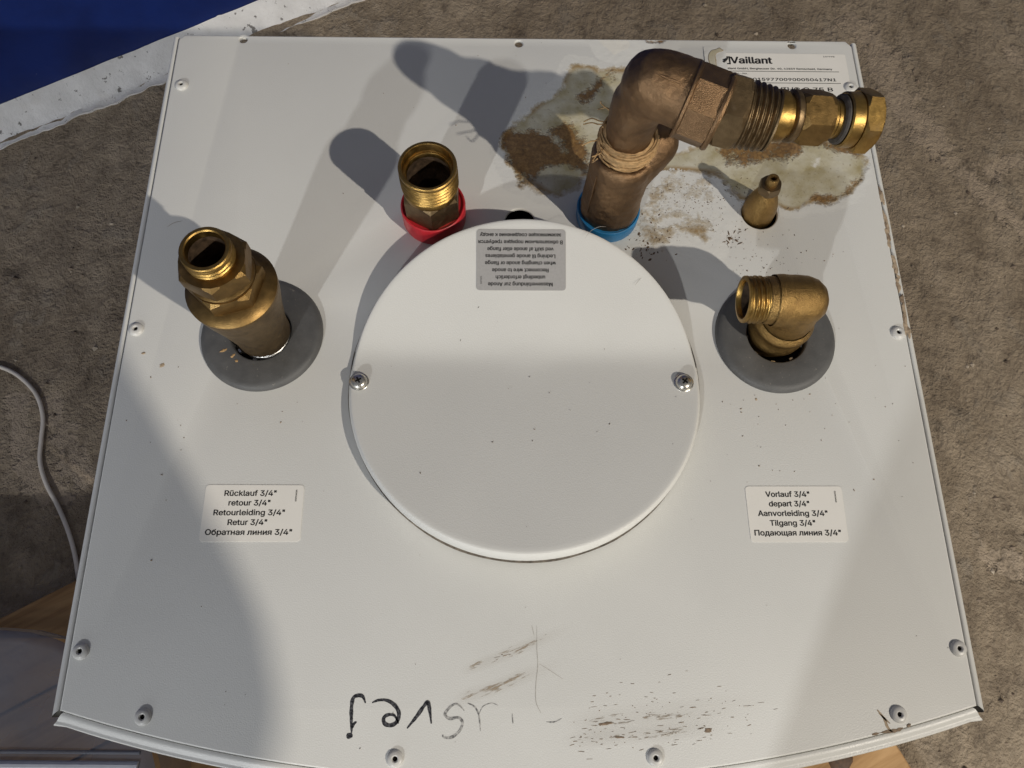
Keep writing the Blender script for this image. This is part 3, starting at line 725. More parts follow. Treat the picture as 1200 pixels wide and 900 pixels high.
# red: hot water outlet
oH = Vector((RD[0], RD[1], 0))
mb = MB(); lathe(mb, oH, (0, 0, 1), [(18.4, -0.5), (18.7, 0.6), (18.9, 12.6), (18.6, 13.8), (17.9, 14.3), (17.3, 13.9), (16.8, 12.6), (13, 12.3)], 64)
rr_ = mb.build('hot_water_outlet', M_RED, heater, oH); rr_['label'] = 'short brass outlet thread standing in a red plastic ring'
mb = MB(); hexnut(mb, oH, (0, 0, 1), 17.2, 6, 31, 12, 0.55, 0.05); mb.build('hex_nut', M_BRASS_DULL, rr_, oH, 20)
mb = MB(); lathe(mb, oH, (0, 0, 1), [(15.4, 30.6), (15.6, 33), (15.2, 34.5)], 48); thread(mb, oH, (0, 0, 1), 16.1, 33, 49, 2.8, 1.1)
lathe(mb, oH, (0, 0, 1), [(15.0, 48.6), (15.9, 49.4), (15.9, 50.6), (15.3, 51.2), (14.0, 51.2), (13.6, 50.6), (13.5, 46), (13.2, 45.4), (12.4, 45.4), (12.0, 44.8), (11.9, 42)], 56)
mb.build('threaded_end', M_BRASS_BRIGHT, rr_, oH)
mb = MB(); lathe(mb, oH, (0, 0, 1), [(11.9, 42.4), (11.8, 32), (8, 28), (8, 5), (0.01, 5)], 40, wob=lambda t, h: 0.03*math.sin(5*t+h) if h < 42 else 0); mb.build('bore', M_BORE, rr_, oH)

# blue: cold water tee with elbow, bushing and compression nuts
oC = Vector((BL[0], BL[1], 0))
mb = MB(); lathe(mb, oC, (0, 0, 1), [(18.0, -0.5), (18.4, 0.8), (18.7, 8.6), (18.4, 9.6), (17.8, 9.9), (17.2, 9.3), (14, 9.0)], 64)
cw = mb.build('cold_water_inlet', M_BLUE, heater, oC); cw['label'] = 'large bronze tee and elbow in a blue plastic ring, its pipe run pointing right'
def wobc(t, h): return 0.022*noise.noise(Vector((math.cos(t)*1.6, math.sin(t)*1.6, h*0.09)))
mb = MB()
lathe(mb, oC, Vector((0.03, 0.03, 1)), [(0.01, 2), (14.6, 2), (15.6, 5), (16.8, 8.5), (17.3, 13), (17.2, 17), (17.0, 21), (16.9, 25), (16.8, 30), (16.8, 35), (16.8, 40), (16.9, 45), (17.1, 49), (17.3, 53), (17.4, 57), (16.4, 59.5), (15, 60.5), (0.01, 60.5)], 56, wob=wobc)
q_ = [(70.4, 280.1)][0]; lobe = Vector((q_[0], q_[1], 60))
bp = catmull([oC+Vector((0, 0, 20)), oC+Vector((2.5, 0, 34)), (oC+Vector((6, 0, 45))+lobe)/2, lobe], 6)
tube(mb, bp, [13.0]*len(bp), 32)
lathe(mb, lobe, (lobe-bp[-3]), [(13.0, -0.5), (12.8, 2), (11.6, 5.6), (9.2, 8.9), (5.5, 11.2), (0.01, 12)], 32)
body = united('tee_body', mb, M_BRONZE, cw, oC)
mb = MB(); tube(mb, [oC+Vector((-14.1+0.03*h, -9.0+0.02*h, h)) for h in (10, 16, 22, 28, 34, 40, 46, 52)], [0.3, 0.5, 0.55, 0.5, 0.6, 0.5, 0.5, 0.3], 8)
mb.build('casting_seam', M_BRONZE, cw, oC)
# hemp winding
cH = oC+Vector((1.8, 1.8, 68)); axH = Vector((0.06, 0.05, 1)).normalized(); hx, hy, _ = frame(axH)
mb = MB(); lathe(mb, cH, axH, [(11, -6.5), (13.6, -6), (14.6, -2), (14.4, 2), (13.4, 5.5), (11.5, 7)], 40, wob=lambda t, h: 0.03*math.sin(9*t+h))
rnd = random.Random(3)
for k in range(46):
    t0 = rnd.uniform(0, 6.28); ln = rnd.uniform(1.5, 4.5); h0 = rnd.uniform(-6.5, 5.5); h1 = h0+rnd.uniform(-3.5, 3.5); rad0 = 15.0+rnd.uniform(-0.8, 0.8); pts = []
    for i in range(14):
        tt = t0+ln*i/13; h = h0+(h1-h0)*i/13; r = rad0-abs(h)*0.16+0.3*math.sin(3*tt+k)
        pts.append(cH+(hx*math.cos(tt)+hy*math.sin(tt))*r+axH*h)
    tube(mb, pts, rnd.uniform(0.25, 0.7), 6)
for k in range(7):     # loose ends
    tt = rnd.uniform(1.6, 3.6); q = cH+(hx*math.cos(tt)+hy*math.sin(tt))*14.5+axH*rnd.uniform(-3, 4)
    d = (hx*math.cos(tt+0.9)+hy*math.sin(tt+0.9)); pts = catmull([q, q+d*4+axH*rnd.uniform(-1, 2), q+d*rnd.uniform(7, 11)+axH*rnd.uniform(-1, 5), q+d*rnd.uniform(9, 13)+axH*rnd.uniform(1, 7)+hx*rnd.uniform(-4, 4)], 5)
    tube(mb, pts, 0.35, 5)
mb.build('hemp_winding', M_HEMP, cw, cH, 60)
# elbow: rises from the winding and swings to the right
P1 = Vector((*[(63.0, 263.8)][0], 121)); P2 = Vector((*[(75.6, 255.9)][0], 120)); P3 = Vector((*[(86.0, 254.5)][0], 119))
P4 = Vector((*[(96.2, 253.5)][0], 118)); P5 = Vector((*[(106.0, 252.6)][0], 117)); P6 = Vector((*[(116.8, 252.6)][0], 116))
P7 = Vector((*[(137.9, 253.9)][0], 114)); P8 = Vector((*[(153.0, 253.0)][0], 113)); P9 = Vector((*[(162.9, 252.9)][0], 112))
dA = (P3-P1).normalized()
ep = [oC+Vector((1.6, 1.6, 62)), oC+Vector((1.4, 1.0, 76)), oC+Vector((1.2, 0.0, 88)), oC+Vector((1.8, -1.5, 100)), oC+Vector((4.6, -3.4, 110)), P1+dA*-6.5+Vector((0, 0, 0.5)), P1, P1+dA*7, P1+dA*11]
er = [11.6, 11.8, 12.3, 13.0, 13.4, 13.6, 13.6, 13.6, 13.6]
ce = catmull(ep, 8); rr2 = []
for k in range(len(ce)):
    u = k/(len(ce)-1)*(len(er)-1); i = min(int(u), len(er)-2); rr2.append(er[i]+(er[i+1]-er[i])*(u-i))
mb = MB(); tube(mb, ce, rr2, 44)
lathe(mb, P1, dA, [(0.01, -17.5), (5, -16.8), (9.5, -14.6), (12.8, -11), (14.6, -6.5), (15.2, -1), (15.3, 5), (15.6, 11), (0.01, 11)], 48)
united('elbow', mb, M_BRONZE, cw, oC)
mb = MB(); u_ = dA.cross(Vector((0, 0, 1))).normalized(); w_ = u_.cross(dA)
tube(mb, [P1+dA*h+(w_*math.cos(0.5)+u_*math.sin(0.5))*15.4 for h in (-6, -2, 2, 5)], [0.25, 0.5, 0.5, 0.3], 8); mb.build('casting_seam', M_BRONZE, cw, oC)
oO = Vector((*[(71.9, 257.7)][0], 120))
mb = MB(); hexnut(mb, oO, dA, 17.3, 0, 14.5, 12, 0.12, 0.04, n=8)
mb.build('octagonal_collar', M_BRONZE, cw, oO, 20)
mb = MB(); lathe(mb, oO, dA, [(16.5, -1.2), (17.2, -0.6), (17.2, 0.6), (16.5, 1.0)], 48); lathe(mb, oO, dA, [(15, 13.6), (17.2, 13.9), (17.5, 15), (16.9, 16.2), (13, 16.4)], 48); mb.build('collar_lip', M_BRONZE, cw, oO)
dB = (P6-P3).normalized(); dB = (dA*0.45+dB*0.55).normalized()
oB = Vector((*[(84.7, 254.9)][0], 118.5))
dB = (dA*0.4+(P5-oB).normalized()*0.6).normalized()
mb = MB(); hexnut(mb, oB, dB, 17.4, 0, 12.0, 10, 0.28); mb.build('hex_nut', M_BRASS_DULL, cw, oB, 20)
mb = MB(); thread(mb, oB, dB, 15.4, 11.8, 25.5, 2.7, 1.5, taper=1.2); lathe(mb, oB, dB, [(13.4, 25.2), (13.6, 26), (10, 26.2)], 48); mb.build('bushing_thread', M_BRASS_DULL, cw, oB)
dC = (P9-P6).normalized()
oD = P6
mb = MB(); lathe(mb, oD-dC*8, dC, [(11.0, 0), (11.4, 5.0), (11.1, 6.6), (9.8, 7.2), (9.6, 9.5)], 48); mb.build('nipple', M_BRASS_BRIGHT, cw, oD)
mb = MB(); lathe(mb, oD+dC*0.8, dC, [(9, 0), (10.6, 0.2), (11.5, 0.9), (11.6, 2.6), (11.0, 3.6), (9, 3.8)], 48); mb.build('lock_ring', M_BRASS_DULL, cw, oD)
mb = MB(); hexnut(mb, oD+dC*4.6, dC, 12.6, 0, 14.4, 8, 0.40, 0.10); mb.build('hex_nut', M_BRASS, cw, oD, 20)
mb = MB(); lathe(mb, oD+dC*18.6, dC, [(8.9, 0), (9.1, 2.4), (8.5, 3.2), (8.5, 8)], 40); mb.build('spigot', M_BRASS_BRIGHT, cw, oD)
mb = MB(); lathe(mb, oD+dC*25.2, dC, [(8.6, -1.2), (10.4, -0.9), (11.0, -0.2), (11.0, 0.4), (10.2, 1.0), (8.6, 1.2)], 40); mb.build('washer', M_WASHER, cw, oD)
mb = MB(); lathe(mb, oD+dC*25.6, dC, [(8.8, 0.6), (11.4, 0.5), (12.1, 1.2), (12.2, 6.2), (11.8, 7.0)], 48); hexnut(mb, oD+dC*25.6, dC, 14.6, 6.6, 14.8, 8.0, 0.45, 0.08)
mb.build('end_nut', M_BRASS_BRIGHT, cw, oD, 22)
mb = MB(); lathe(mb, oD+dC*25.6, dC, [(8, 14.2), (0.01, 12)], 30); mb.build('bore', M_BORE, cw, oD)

# small drain nozzle
oN = Vector((NZ[0]-0.7, NZ[1]+0.8, 0)); axN = Vector((-0.05, 0.03, 1)).normalized()
mb = MB(); lathe(mb, oN, axN, [(9.2, -9), (9.7, -2), (9.8, 2), (9.7, 6), (9.2, 9), (8.2, 13), (6.8, 17.5), (5.2, 21), (4.8, 22.5)], 44)
nz = mb.build('drain_nozzle', M_BRASS_CAST, heater, oN); nz['label'] = 'small pointed brass nozzle sunk in a hole below the bronze pipe run'
mb = MB(); hexnut(mb, oN, axN, 6.6, 22.0, 28.5, 2, 0.3); mb.build('hex_nut', M_BRASS_DULL, nz, oN, 20)
mb = MB(); lathe(mb, oN, axN, [(3.6, 28.2), (3.3, 33), (2.9, 33.6), (1.9, 33.6), (1.7, 33.0), (1.7, 26)], 24); mb.build('nozzle_tip', M_BRASS_CAST, nz, oN)
mb = MB(); lathe(mb, oN, axN, [(1.7, 29), (0.01, 28.9)], 20); mb.build('bore', M_BLACK, nz, oN)

# ------------------------------------------------------------------ limescale, rust, dirt and writing on the top panel
def inside(p, poly):
    x, y = p; c = False; j = len(poly)-1
    for i in range(len(poly)):
        xi, yi = poly[i]; xj, yj = poly[j]
        if (yi > y) != (yj > y) and x < (xj-xi)*(y-yi)/(yj-yi)+xi: c = not c
        j = i
    return c
def sdf(p, poly):
    d = min(segdist(p, poly[i-1], poly[i]) for i in range(len(poly)))
    return d if inside(p, poly) else -d
t = NT('limescale_and_rust')
cpaint, fb = paint_nodes(t)
nA = t.noise(170, 6, 0.68); nB = t.noise(480, 4, 0.65); nC = t.noise(48, 5, 0.55)
jit = t.math('ADD', t.math('MULTIPLY', t.math('SUBTRACT', nC, 0.5), 1.0), t.math('MULTIPLY', t.math('SUBTRACT', nA, 0.5), 0.75))
mf = t.rng(t.math('ADD', t.attr('film'), jit), 0.30, 0.58)
mr = t.rng(t.math('ADD', t.attr('rust'), t.math('ADD', t.math('MULTIPLY', jit, 1.1), t.math('MULTIPLY', t.math('SUBTRACT', nB, 0.5), 0.5))), 0.36, 0.60)
me_ = t.math('MULTIPLY', t.rng(t.attr('film'), 0.70, 0.48), mf)          # darker crust line at the rim of a dried puddle
film = t.ramp(t.math('ADD', t.math('MULTIPLY', nC, 0.85), t.math('MULTIPLY', nA, 0.15)), [(0.36, (0.34, 0.275, 0.118)), (0.50, (0.44, 0.38, 0.205)), (0.64, (0.53, 0.475, 0.295))])
rust = t.ramp(t.math('ADD', t.math('MULTIPLY', nB, 0.5), t.math('MULTIPLY', nA, 0.5)), [(0.36, (0.085, 0.040, 0.012)), (0.5, (0.185, 0.094, 0.026)), (0.66, (0.32, 0.19, 0.07))])
c = t.mix(t.math('MULTIPLY', mf, t.rng(nC, 0.34, 0.64, 0.90, 0.50)), cpaint, film)
c = t.mix(t.math('MULTIPLY', me_, t.rng(nC, 0.36, 0.50, 0.15, 0.9)), c, (0.30, 0.19, 0.075))
c = t.mix(t.math('MULTIPLY', t.math('MULTIPLY', t.rng(nB, 0.60, 0.68), mf), 0.55), c, (0.22, 0.16, 0.09))
c = t.mix(t.math('MULTIPLY', mr, 0.93), c, rust)
mw = t.rng(t.math('ADD', t.attr('chalk'), jit), 0.42, 0.60)
c = t.mix(t.math('MULTIPLY', mw, 0.9), c, (0.74, 0.72, 0.66))
t.set(color=c, rough=t.math('SUBTRACT', 0.56, t.math('MULTIPLY', mf, 0.22)), spec=0.4)
t.bump(t.math('ADD', t.math('MULTIPLY', t.math('ADD', t.math('MULTIPLY', mf, 0.6), mr), 0.8), t.math('MULTIPLY', nA, 0.45)), 0.7, 0.0010)
M_SCALE = t.m
def crust(name, label, regions, step=1.3, fall=5.0, mar=9):
    """thin dried crust lying on the panel; regions: (channel, polygon, strength)"""
    xs_ = [p[0] for _, po, _ in regions for p in po]; ys_ = [p[1] for _, po, _ in regions for p in po]
    x0, x1, y0, y1 = min(xs_)-mar, max(xs_)+mar, min(ys_)-mar, max(ys_)+mar
    x0 = max(x0, -220); x1 = min(x1, 219.0); y1 = min(y1, 405.3)
    nx_ = int((x1-x0)/step)+1; ny_ = int((y1-y0)/step)+1
    idx = {}; mb = MB(); A = {'film': [], 'rust': [], 'chalk': []}
    val = {}
    for j in range(ny_+1):
        for i in range(nx_+1):
            p = (x0+(x1-x0)*i/nx_, y0+(y1-y0)*j/ny_); best = {'film': 0., 'rust': 0., 'chalk': 0.}; dm = -99
            wp = (p[0]+3.0*noise.noise(Vector((p[0]*0.08, p[1]*0.08, 0))), p[1]+3.0*noise.noise(Vector((p[0]*0.08, p[1]*0.08, 9))))
            for ch, po, stg in regions:
                d = sdf(wp, po); dm = max(dm, d); best[ch] = max(best[ch], stg*max(0., min(1., 0.5+d/(2*fall))))
            val[i, j] = (p, best, dm)
    used = set()
    for j in range(ny_):
        for i in range(nx_):
            if max(val[a, b][2] for a, b in ((i, j), (i+1, j), (i, j+1), (i+1, j+1))) > -8: used.add((i, j))
    bad = [(LF, 34.5), (RF, 34.5), (RD, 19.2), (BL, 17), (NZ, 11.2), ((0.5, 268), 9.5)]
    V = []; F = []
    def vid(i, j):
        if (i, j) not in idx:
            idx[i, j] = len(V); p, b, dm = val[i, j]
            e = max(0., min(1., (dm+8)/6)); V.append((p[0], p[1], 0.03+0.22*e+0.12*e*noise.noise(Vector((p[0]*0.3, p[1]*0.3, 2)))))
            for k in A: A[k].append(b[k])
        return idx[i, j]
    for i, j in sorted(used):
        p = val[i, j][0]
        if any(math.hypot(p[0]+step/2-c[0], p[1]+step/2-c[1]) < r+step*0.5 for c, r in bad): continue
        F.append((vid(i, j), vid(i+1, j), vid(i+1, j+1), vid(i, j+1)))
    mb.add(V, F); mb.attrs = A
    o = mb.build(name, M_SCALE, heater, (sum(xs_)/len(xs_), sum(ys_)/len(ys_), 0.2), 180); o['label'] = label; return o
f1 = [(-9.8, 323.8), (-6.6, 330.2), (-2.3, 337.9), (10.1, 349.1), (21.1, 358.4), (31.2, 368.6), (32.6, 379.4), (37.2, 384.3), (43.8, 384.3), (50.3, 378.9), (60.3, 381.1), (70.8, 379.8), (74.9, 355.7), (67.0, 310.7), (48.1, 298.2), (39.3, 301.2), (35.3, 292.0), (23.8, 285.9), (14.5, 290.1), (5.3, 297.3), (0.1, 294.8), (-3.0, 301.5), (-5.6, 310.1), (-9.3, 317.6)]
r1 = [(-9.8, 323.8), (-6.6, 330.2), (-0.7, 334.1), (9.9, 334.2), (17.3, 330.4), (23.6, 324.1), (27.7, 317.9), (23.7, 329.2), (19.6, 336.9), (29.4, 340.8), (36.7, 335.7), (40.7, 326.2), (43.5, 316.7), (43.0, 303.1), (27.4, 306.0), (16.9, 307.8), (12.6, 301.0), (4.2, 297.3), (-1.0, 295.4), (-4.1, 303.9), (-8.2, 315.1)]
r2 = [(43.1, 365.3), (35.2, 356.6), (39.4, 351.4), (50.6, 360.7), (63.3, 374.3), (60.2, 379.7), (51.2, 374.2)]
crust('rust_stain', 'rusty limescale crust left of the bronze fitting', [('film', f1, 1.0), ('rust', r1, 0.92), ('rust', r2, 0.75)], 1.2, 6.5)
f2 = [(70.4, 305.8), (81.2, 308.9), (91.1, 307.2), (100.9, 304.8), (116.8, 306.1), (126.6, 297.6), (135.8, 285.5), (153.6, 282.0), (163.7, 279.1), (178.5, 284.6), (190.6, 285.3), (202.2, 289.6), (211.3, 300.7), (215.7, 311.9), (212.2, 323.2), (202.5, 330.8), (173.0, 331.8), (140.5, 330.2), (118.5, 324.9), (99.3, 318.5), (80.2, 310.8)]
r3 = [(119.4, 322.4), (127.8, 309.9), (143.5, 308.8), (160.7, 310.2), (170.6, 312.8), (179.6, 321.0), (203.5, 319.3), (210.2, 314.3), (213.0, 308.1), (213.0, 318.1), (208.8, 325.7), (189.2, 331.9), (156.6, 330.4), (135.0, 328.9)]
r4 = [(178.4, 284.0), (190.6, 285.3), (201.2, 289.6), (210.1, 299.4), (215.4, 310.0), (213.4, 310.6), (206.7, 298.2), (198.2, 290.8), (188.2, 287.1), (178.6, 285.8)]
w1 = [(181.7, 312.8), (185.6, 313.5), (187.2, 309.8), (183.8, 308.5), (181.3, 309.7)]
w2 = [(137.5, 302.0), (164.3, 305.2), (176.7, 299.2), (198.8, 305.5), (207.1, 308.1), (202.8, 296.9), (185.9, 289.5), (167.9, 291.8), (147.4, 295.9)]
crust('limescale_stain', 'pale limescale puddle with a brown rim below the pipe run', [('film', f2, 1.0), ('rust', r3, 0.70), ('rust', r4, 0.8), ('chalk', w1, 0.95), ('chalk', w2, 0.34)], 1.2, 6.5)
c1 = [(122.4, 380.4), (125.5, 390.1), (128.3, 397.1), (133.1, 400.0), (135.7, 397.9), (132.1, 395.0), (129.7, 387.4), (126.7, 379.1)]
crust('limescale_stain', 'small tan limescale smear over the corner of the type plate', [('film', c1, 1.0)], 0.5, 0.8, 0.5).location.z += 0.0003
c2 = [(84.6, 406.4), (99.8, 406.6), (97.4, 403.8), (92.7, 401.6), (89.4, 403.0)]
crust('rust_stain', 'small brown stain at the back edge of the top panel', [('rust', c2, 0.9)], 1.0, 3.0)
c3 = [(53.6, 406.1), (72.2, 407.0), (77.7, 405.0), (68.9, 397.8), (65.1, 389.4), (60.8, 392.1), (56.7, 399.1)]
crust('limescale_stain', 'chalky white smear at the back edge behind the elbow', [('chalk', c3, 0.85)], 1.2, 4.0)
c4 = [(71.8, 301.5), (95.6, 304.7), (115.9, 295.7), (123.8, 268.8), (114.5, 251.4), (96.9, 254.1), (81.1, 245.5), (63.7, 250.0), (71.2, 265.6)]
crust('dirt_film', 'thin brownish dirt film between the blue ring and the nozzle', [('film', c4, 0.36)], 1.5, 9.0)
# rusty chips along the right hand seam
for k in range(26):
    y = random.choice((random.uniform(205, 262), random.uniform(225, 300), random.uniform(193, 205)))
    mb = MB(); x = 220.6+random.uniform(-0.5, 1.6); w = random.uniform(0.9, 1.9); h = random.uniform(1.5, 6)
    lathe(mb, (0, 0, 0), (0, 0, 1), [(1, -0.4), (0.8, 0.1), (0.01, 0.15)], 12, wob=lambda t, hh: 0.3*math.sin(3*t+k))
    mb.v = [(x+a*w*0.8, y+b*h, c-0.45+0.4) for a, b, c in mb.v]
    mb.build('rust_chip', M_SCUFF if k % 3 else M_SCUFF_DARK, heater, (x, y, 0), 0)

def blob(mb, x, y, rx, ry, ang, z=0.06, th=0.35, n=9):
    ca, sa = math.cos(ang), math.sin(ang); V = [(x, y, z+th)]; ph = random.uniform(0, 6)
    for ring, hh in ((0.6, th*0.8), (1.0, 0)):
        for i in range(n):
            a = 2*math.pi*i/n; r = ring*(1+0.25*math.sin(2*a+ph)+0.18*math.sin(5*a+2*ph)); q = (rx*r*math.cos(a), ry*r*math.sin(a))
            V.append((x+q[0]*ca-q[1]*sa, y+q[0]*sa+q[1]*ca, z+hh))
    F = [(0, 1+i, 1+(i+1) % n) for i in range(n)]+[(1+i, 1+n+i, 1+n+(i+1) % n, 1+(i+1) % n) for i in range(n)]
    mb.add(V, F)
ok = lambda x, y: all(math.hypot(x-c[0], y-c[1]) > r for c, r in ((LF, 35), (RF, 35), (RD, 20), (BL, 19.5), (NZ, 12), (DC, 98))) and abs(x) < 217 and y > arc_y(x)+3 and y < 404
def scatter(name, mat, centres, label, kind='stuff'):
    mb = MB()
    for (cx, cy), sd, cnt, lo, hi, stretch in centres:
        for _ in range(cnt):
            x, y = random.gauss(cx, sd), random.gauss(cy, sd*0.8)
            if not ok(x, y): continue
            s = lo+(hi-lo)*random.random()**3; blob(mb, x, y, s*random.uniform(1, stretch), s, random.uniform(0, 3.14))
    o = mb.build(name, mat, heater, (0, 190, 0.1), 50); o['kind'] = kind; o['label'] = label; return o
pc = [(78.5, 267.4), (72.3, 250.0), (94.5, 289.4), (98.8, 277.5), (116.1, 268.8), (84.6, 259.8), (125.2, 257.2), (136.7, 245.8), (112.7, 289.6), (136.2, 289.7), (150.1, 251.6), (66.5, 254.0)]
scatter('dirt_specks', M_DIRT, [((pc[0]), 5, 40, 0.1, 0.8, 2), (pc[1], 5, 40, 0.12, 1.2, 1.8), (pc[2], 9, 90, 0.08, 0.42, 3), (pc[3], 10, 80, 0.08, 0.42, 3), (pc[4], 12, 60, 0.1, 0.5, 3),
    (pc[5], 6, 50, 0.1, 0.8, 2), (pc[6], 4, 30, 0.12, 0.6, 4), (pc[7], 12, 40, 0.1, 0.5, 2), (pc[8], 10, 60, 0.1, 0.5, 3), (pc[9], 9, 60, 0.1, 0.5, 3), (pc[10], 14, 30, 0.1, 0.4, 2), (pc[11], 5, 25, 0.15, 0.9, 2)], 'dark dirt crumbs scattered between the blue ring and the nozzle')
scatter('dirt_specks', M_SCUFF_DARK, [((0, 130), 130, 80, 0.10, 0.34, 2.2), ((0, 300), 120, 35, 0.1, 0.3, 2), ((-160, 150), 40, 18, 0.12, 0.42, 2), ((150, 150), 45, 30, 0.1, 0.42, 2), [(135.9, 150.8)][0:1]and ([(135.9, 150.8)][0], 16, 22, 0.15, 0.6, 2)], 'fine brown specks over the whole top panel')
mb = MB()
for u, s, z in zip([(-209.2, 183.1), (-197.9, 176.0), (129.9, 156.7), (-163.6, 183.2), (-158.0, 180.2), (-155.8, 177.1)], ((1.0, 0.9), (1.9, 1.0), (0.8, 0.7), (2.2, 0.8), (1.6, 0.8), (1.0, 0.8)), (0.06, 0.06, 0.06, 4.3, 4.3, 4.3)):
    mb = MB(); blob(mb, u[0], u[1], s[0], s[1], 0.6, z); mb.build('paint_chip', M_HEMP if z > 1 else M_SCUFF, heater, (u[0], u[1], z), 0)

# brown drag marks and the spatter at the front
def drag(mb, pts, cnt, wid, lo, hi):
    P = catmull(pts, 12); 
    for _ in range(cnt):
        k = random.randrange(len(P)-1); d = (P[k+1]-P[k]); a = math.atan2(d.y, d.x)+random.gauss(0, 0.10)
        q = P[k]+Vector((random.gauss(0, wid), random.gauss(0, wid), 0))
        L_ = lo+(hi-lo)*random.random()**2; blob(mb, q.x, q.y, L_, random.uniform(0.06, 0.19), a, 0.05, 0.10, 7)
def smear_mat(name, ang, lo, hi, colA, colB):
    t = NT(name)
    mp = t.n.new('ShaderNodeMapping'); mp.vector_type = 'POINT'; mp.inputs['Rotation'].default_value = (0, 0, -ang); t.l.new(t.pos, mp.inputs[0])
    m2 = t.n.new('ShaderNodeMapping'); m2.inputs['Scale'].default_value = (0.16, 1.0, 1.0); t.l.new(mp.outputs[0], m2.inputs[0])
    a1 = t.noise(900, 4, 0.65, m2.outputs[0]); a2 = t.noise(330, 3, 0.6, m2.outputs[0]); a3 = t.noise(90, 3)
    v = t.math('ADD', t.math('MULTIPLY', a1, 0.55), t.math('ADD', t.math('MULTIPLY', a2, 0.45), t.math('MULTIPLY', t.math('SUBTRACT', t.attr('m'), 1.0), 0.30)))
    v = t.math('ADD', v, t.math('MULTIPLY', t.math('SUBTRACT', a3, 0.5), 0.30))
    k = t.rng(v, lo, hi)
    t.set(color=t.ramp(a1, [(0.4, colA), (0.7, colB)]), rough=0.6, alpha=t.math('ADD', t.math('MULTIPLY', k, 0.82), t.math('MULTIPLY', t.rng(t.attr('m'), 0.1, 1.0), 0.07))); return t.m
def smear(name, pts, w, mat):
    P = catmull(pts, 10); n = len(P); mb = MB(); V = []; A = []; cols = 15
    for k, q in enumerate(P):
        d = (P[min(k+1, n-1)]-P[max(k-1, 0)]); d.z = 0; d = d.normalized(); sd = Vector((-d.y, d.x, 0)); e = min(1.0, 4*min(k, n-1-k)/n)
        for i in range(cols):
            u = 2*i/(cols-1)-1; V.append(q+sd*(u*w)+Vector((0, 0, 0.06))); A.append(max(0., e*(1-abs(u)**1.6)))
    mb.add(V, [(k*cols+i, k*cols+i+1, (k+1)*cols+i+1, (k+1)*cols+i) for k in range(n-1) for i in range(cols-1)]); mb.attrs['m'] = A
    return mb.build(name, mat, heater, (P[n//2].x, P[n//2].y, 0.06), 180)
M_SM1 = smear_mat('soft_brown_smear', math.radians(22), 0.46, 0.60, (0.30, 0.215, 0.13), (0.45, 0.36, 0.25))
M_SM2 = smear_mat('dark_spatter_smear', math.radians(6), 0.53, 0.64, (0.17, 0.12, 0.076), (0.36, 0.28, 0.19))
o = smear('drag_mark', [(-31.7, 15.6), (-21.0, 19.9), (-9.3, 24.2), (5.4, 30.1), (25.5, 38.0)], 3.6, M_SM1)
o = smear('drag_mark', [(-33.9, 2.6), (-26.6, 5.6), (-13.5, 9.4), (-0.2, 14.4), (20.8, 21.3)], 4.2, M_SM1)
o.location.z += 0.00004
o = smear('spatter', [(19.2, -5.9), (35.6, -6.8), (56.1, -4.6), (76.8, -3.2), (118.6, 1.9)], 8.5, M_SM2)
o = smear('spatter', [(17.0, -14.1), (31.2, -13.5), (55.7, -11.7), (76.2, -10.3), (101.0, -8.6)], 4.6, M_SM2); o.location.z += 0.00005
mb = MB()
drag(mb, [(29.4, -7.5), (56.1, -6.1), (76.7, -4.7), (112.1, -1.1)], 80, 6.0, 0.25, 2.0)
drag(mb, [(27.2, -13.4), (55.7, -12.1), (88.6, -9.7)], 45, 3.0, 0.25, 1.8)
drag(mb, [(31.8, 1.9), (65.0, 4.4), (98.2, 5.4)], 30, 5.0, 0.2, 1.2)
drag(mb, [(-21.8, 20.3), (-5.1, 24.9)], 6, 0.5, 0.4, 1.6)
u = [(39.6, -6.8), (45.9, -12.8), (88.5, -10.0)]
for (x, y), q_ in zip(u, ((3.2, 0.8), (2.2, 0.5), (2.2, 0.9))): blob(mb, x, y, q_[0], q_[1], 0.05, 0.10, 0.15)
mb.build('dark_flakes', M_SCUFF_DARK, heater, (80, 0, 0.1), 0)['kind'] = 'stuff'
def ribbon(mb, pts, w, z=0.06, wv=0.0):
    P = catmull(pts, 8); n = len(P); V = []
    for k, q in enumerate(P):
        d = (P[min(k+1, n-1)]-P[max(k-1, 0)]); d.z = 0; d = d.normalized(); s = Vector((-d.y, d.x, 0))
        e = min(1.0, 0.35+3*min(k, n-1-k)/n); ww = w/2*e*(1+wv*noise.noise(Vector((q.x*0.4, q.y*0.4, 3))))
        V += [q+s*ww+Vector((0, 0, z)), q-s*ww+Vector((0, 0, z))]
    mb.add(V, [(2*k, 2*k+1, 2*k+3, 2*k+2) for k in range(n-1)])
mb = MB(); ribbon(mb, [(7.2, 38.1), (7.1, 27.3), (7.4, 19.4), (6.4, 11.6), (6.3, 3.2), (8.7, -2.1)], 0.35); ribbon(mb, [(4.7, 38.1), (5.9, 33.3)], 0.3); ribbon(mb, [(8.2, 20.2), (13.6, 17.0), (19.7, 13.1)], 0.22)
mb.build('scratch_line', M_PENCIL, heater, (10, 30, 0.1), 0)
mb = MB(); ribbon(mb, [(-207.7, 263.3), (-205.0, 265.6), (-202.2, 266.8), (-199.3, 267.4)], 0.25); mb.build('scratch_line', M_SCUFF_DARK, heater, (-200, 260, 0.1), 0)
mb = MB(); ribbon(mb, [(171.4, -1.4), (174.1, -5.2), (175.1, -9.0), (177.2, -11.3)], 1.2, wv=0.8); ribbon(mb, [(171.9, -2.9), (176.6, -7.5)], 0.9, wv=0.8); mb.build('scrape', M_SCUFF, heater, (190, 0, 0.1), 0)
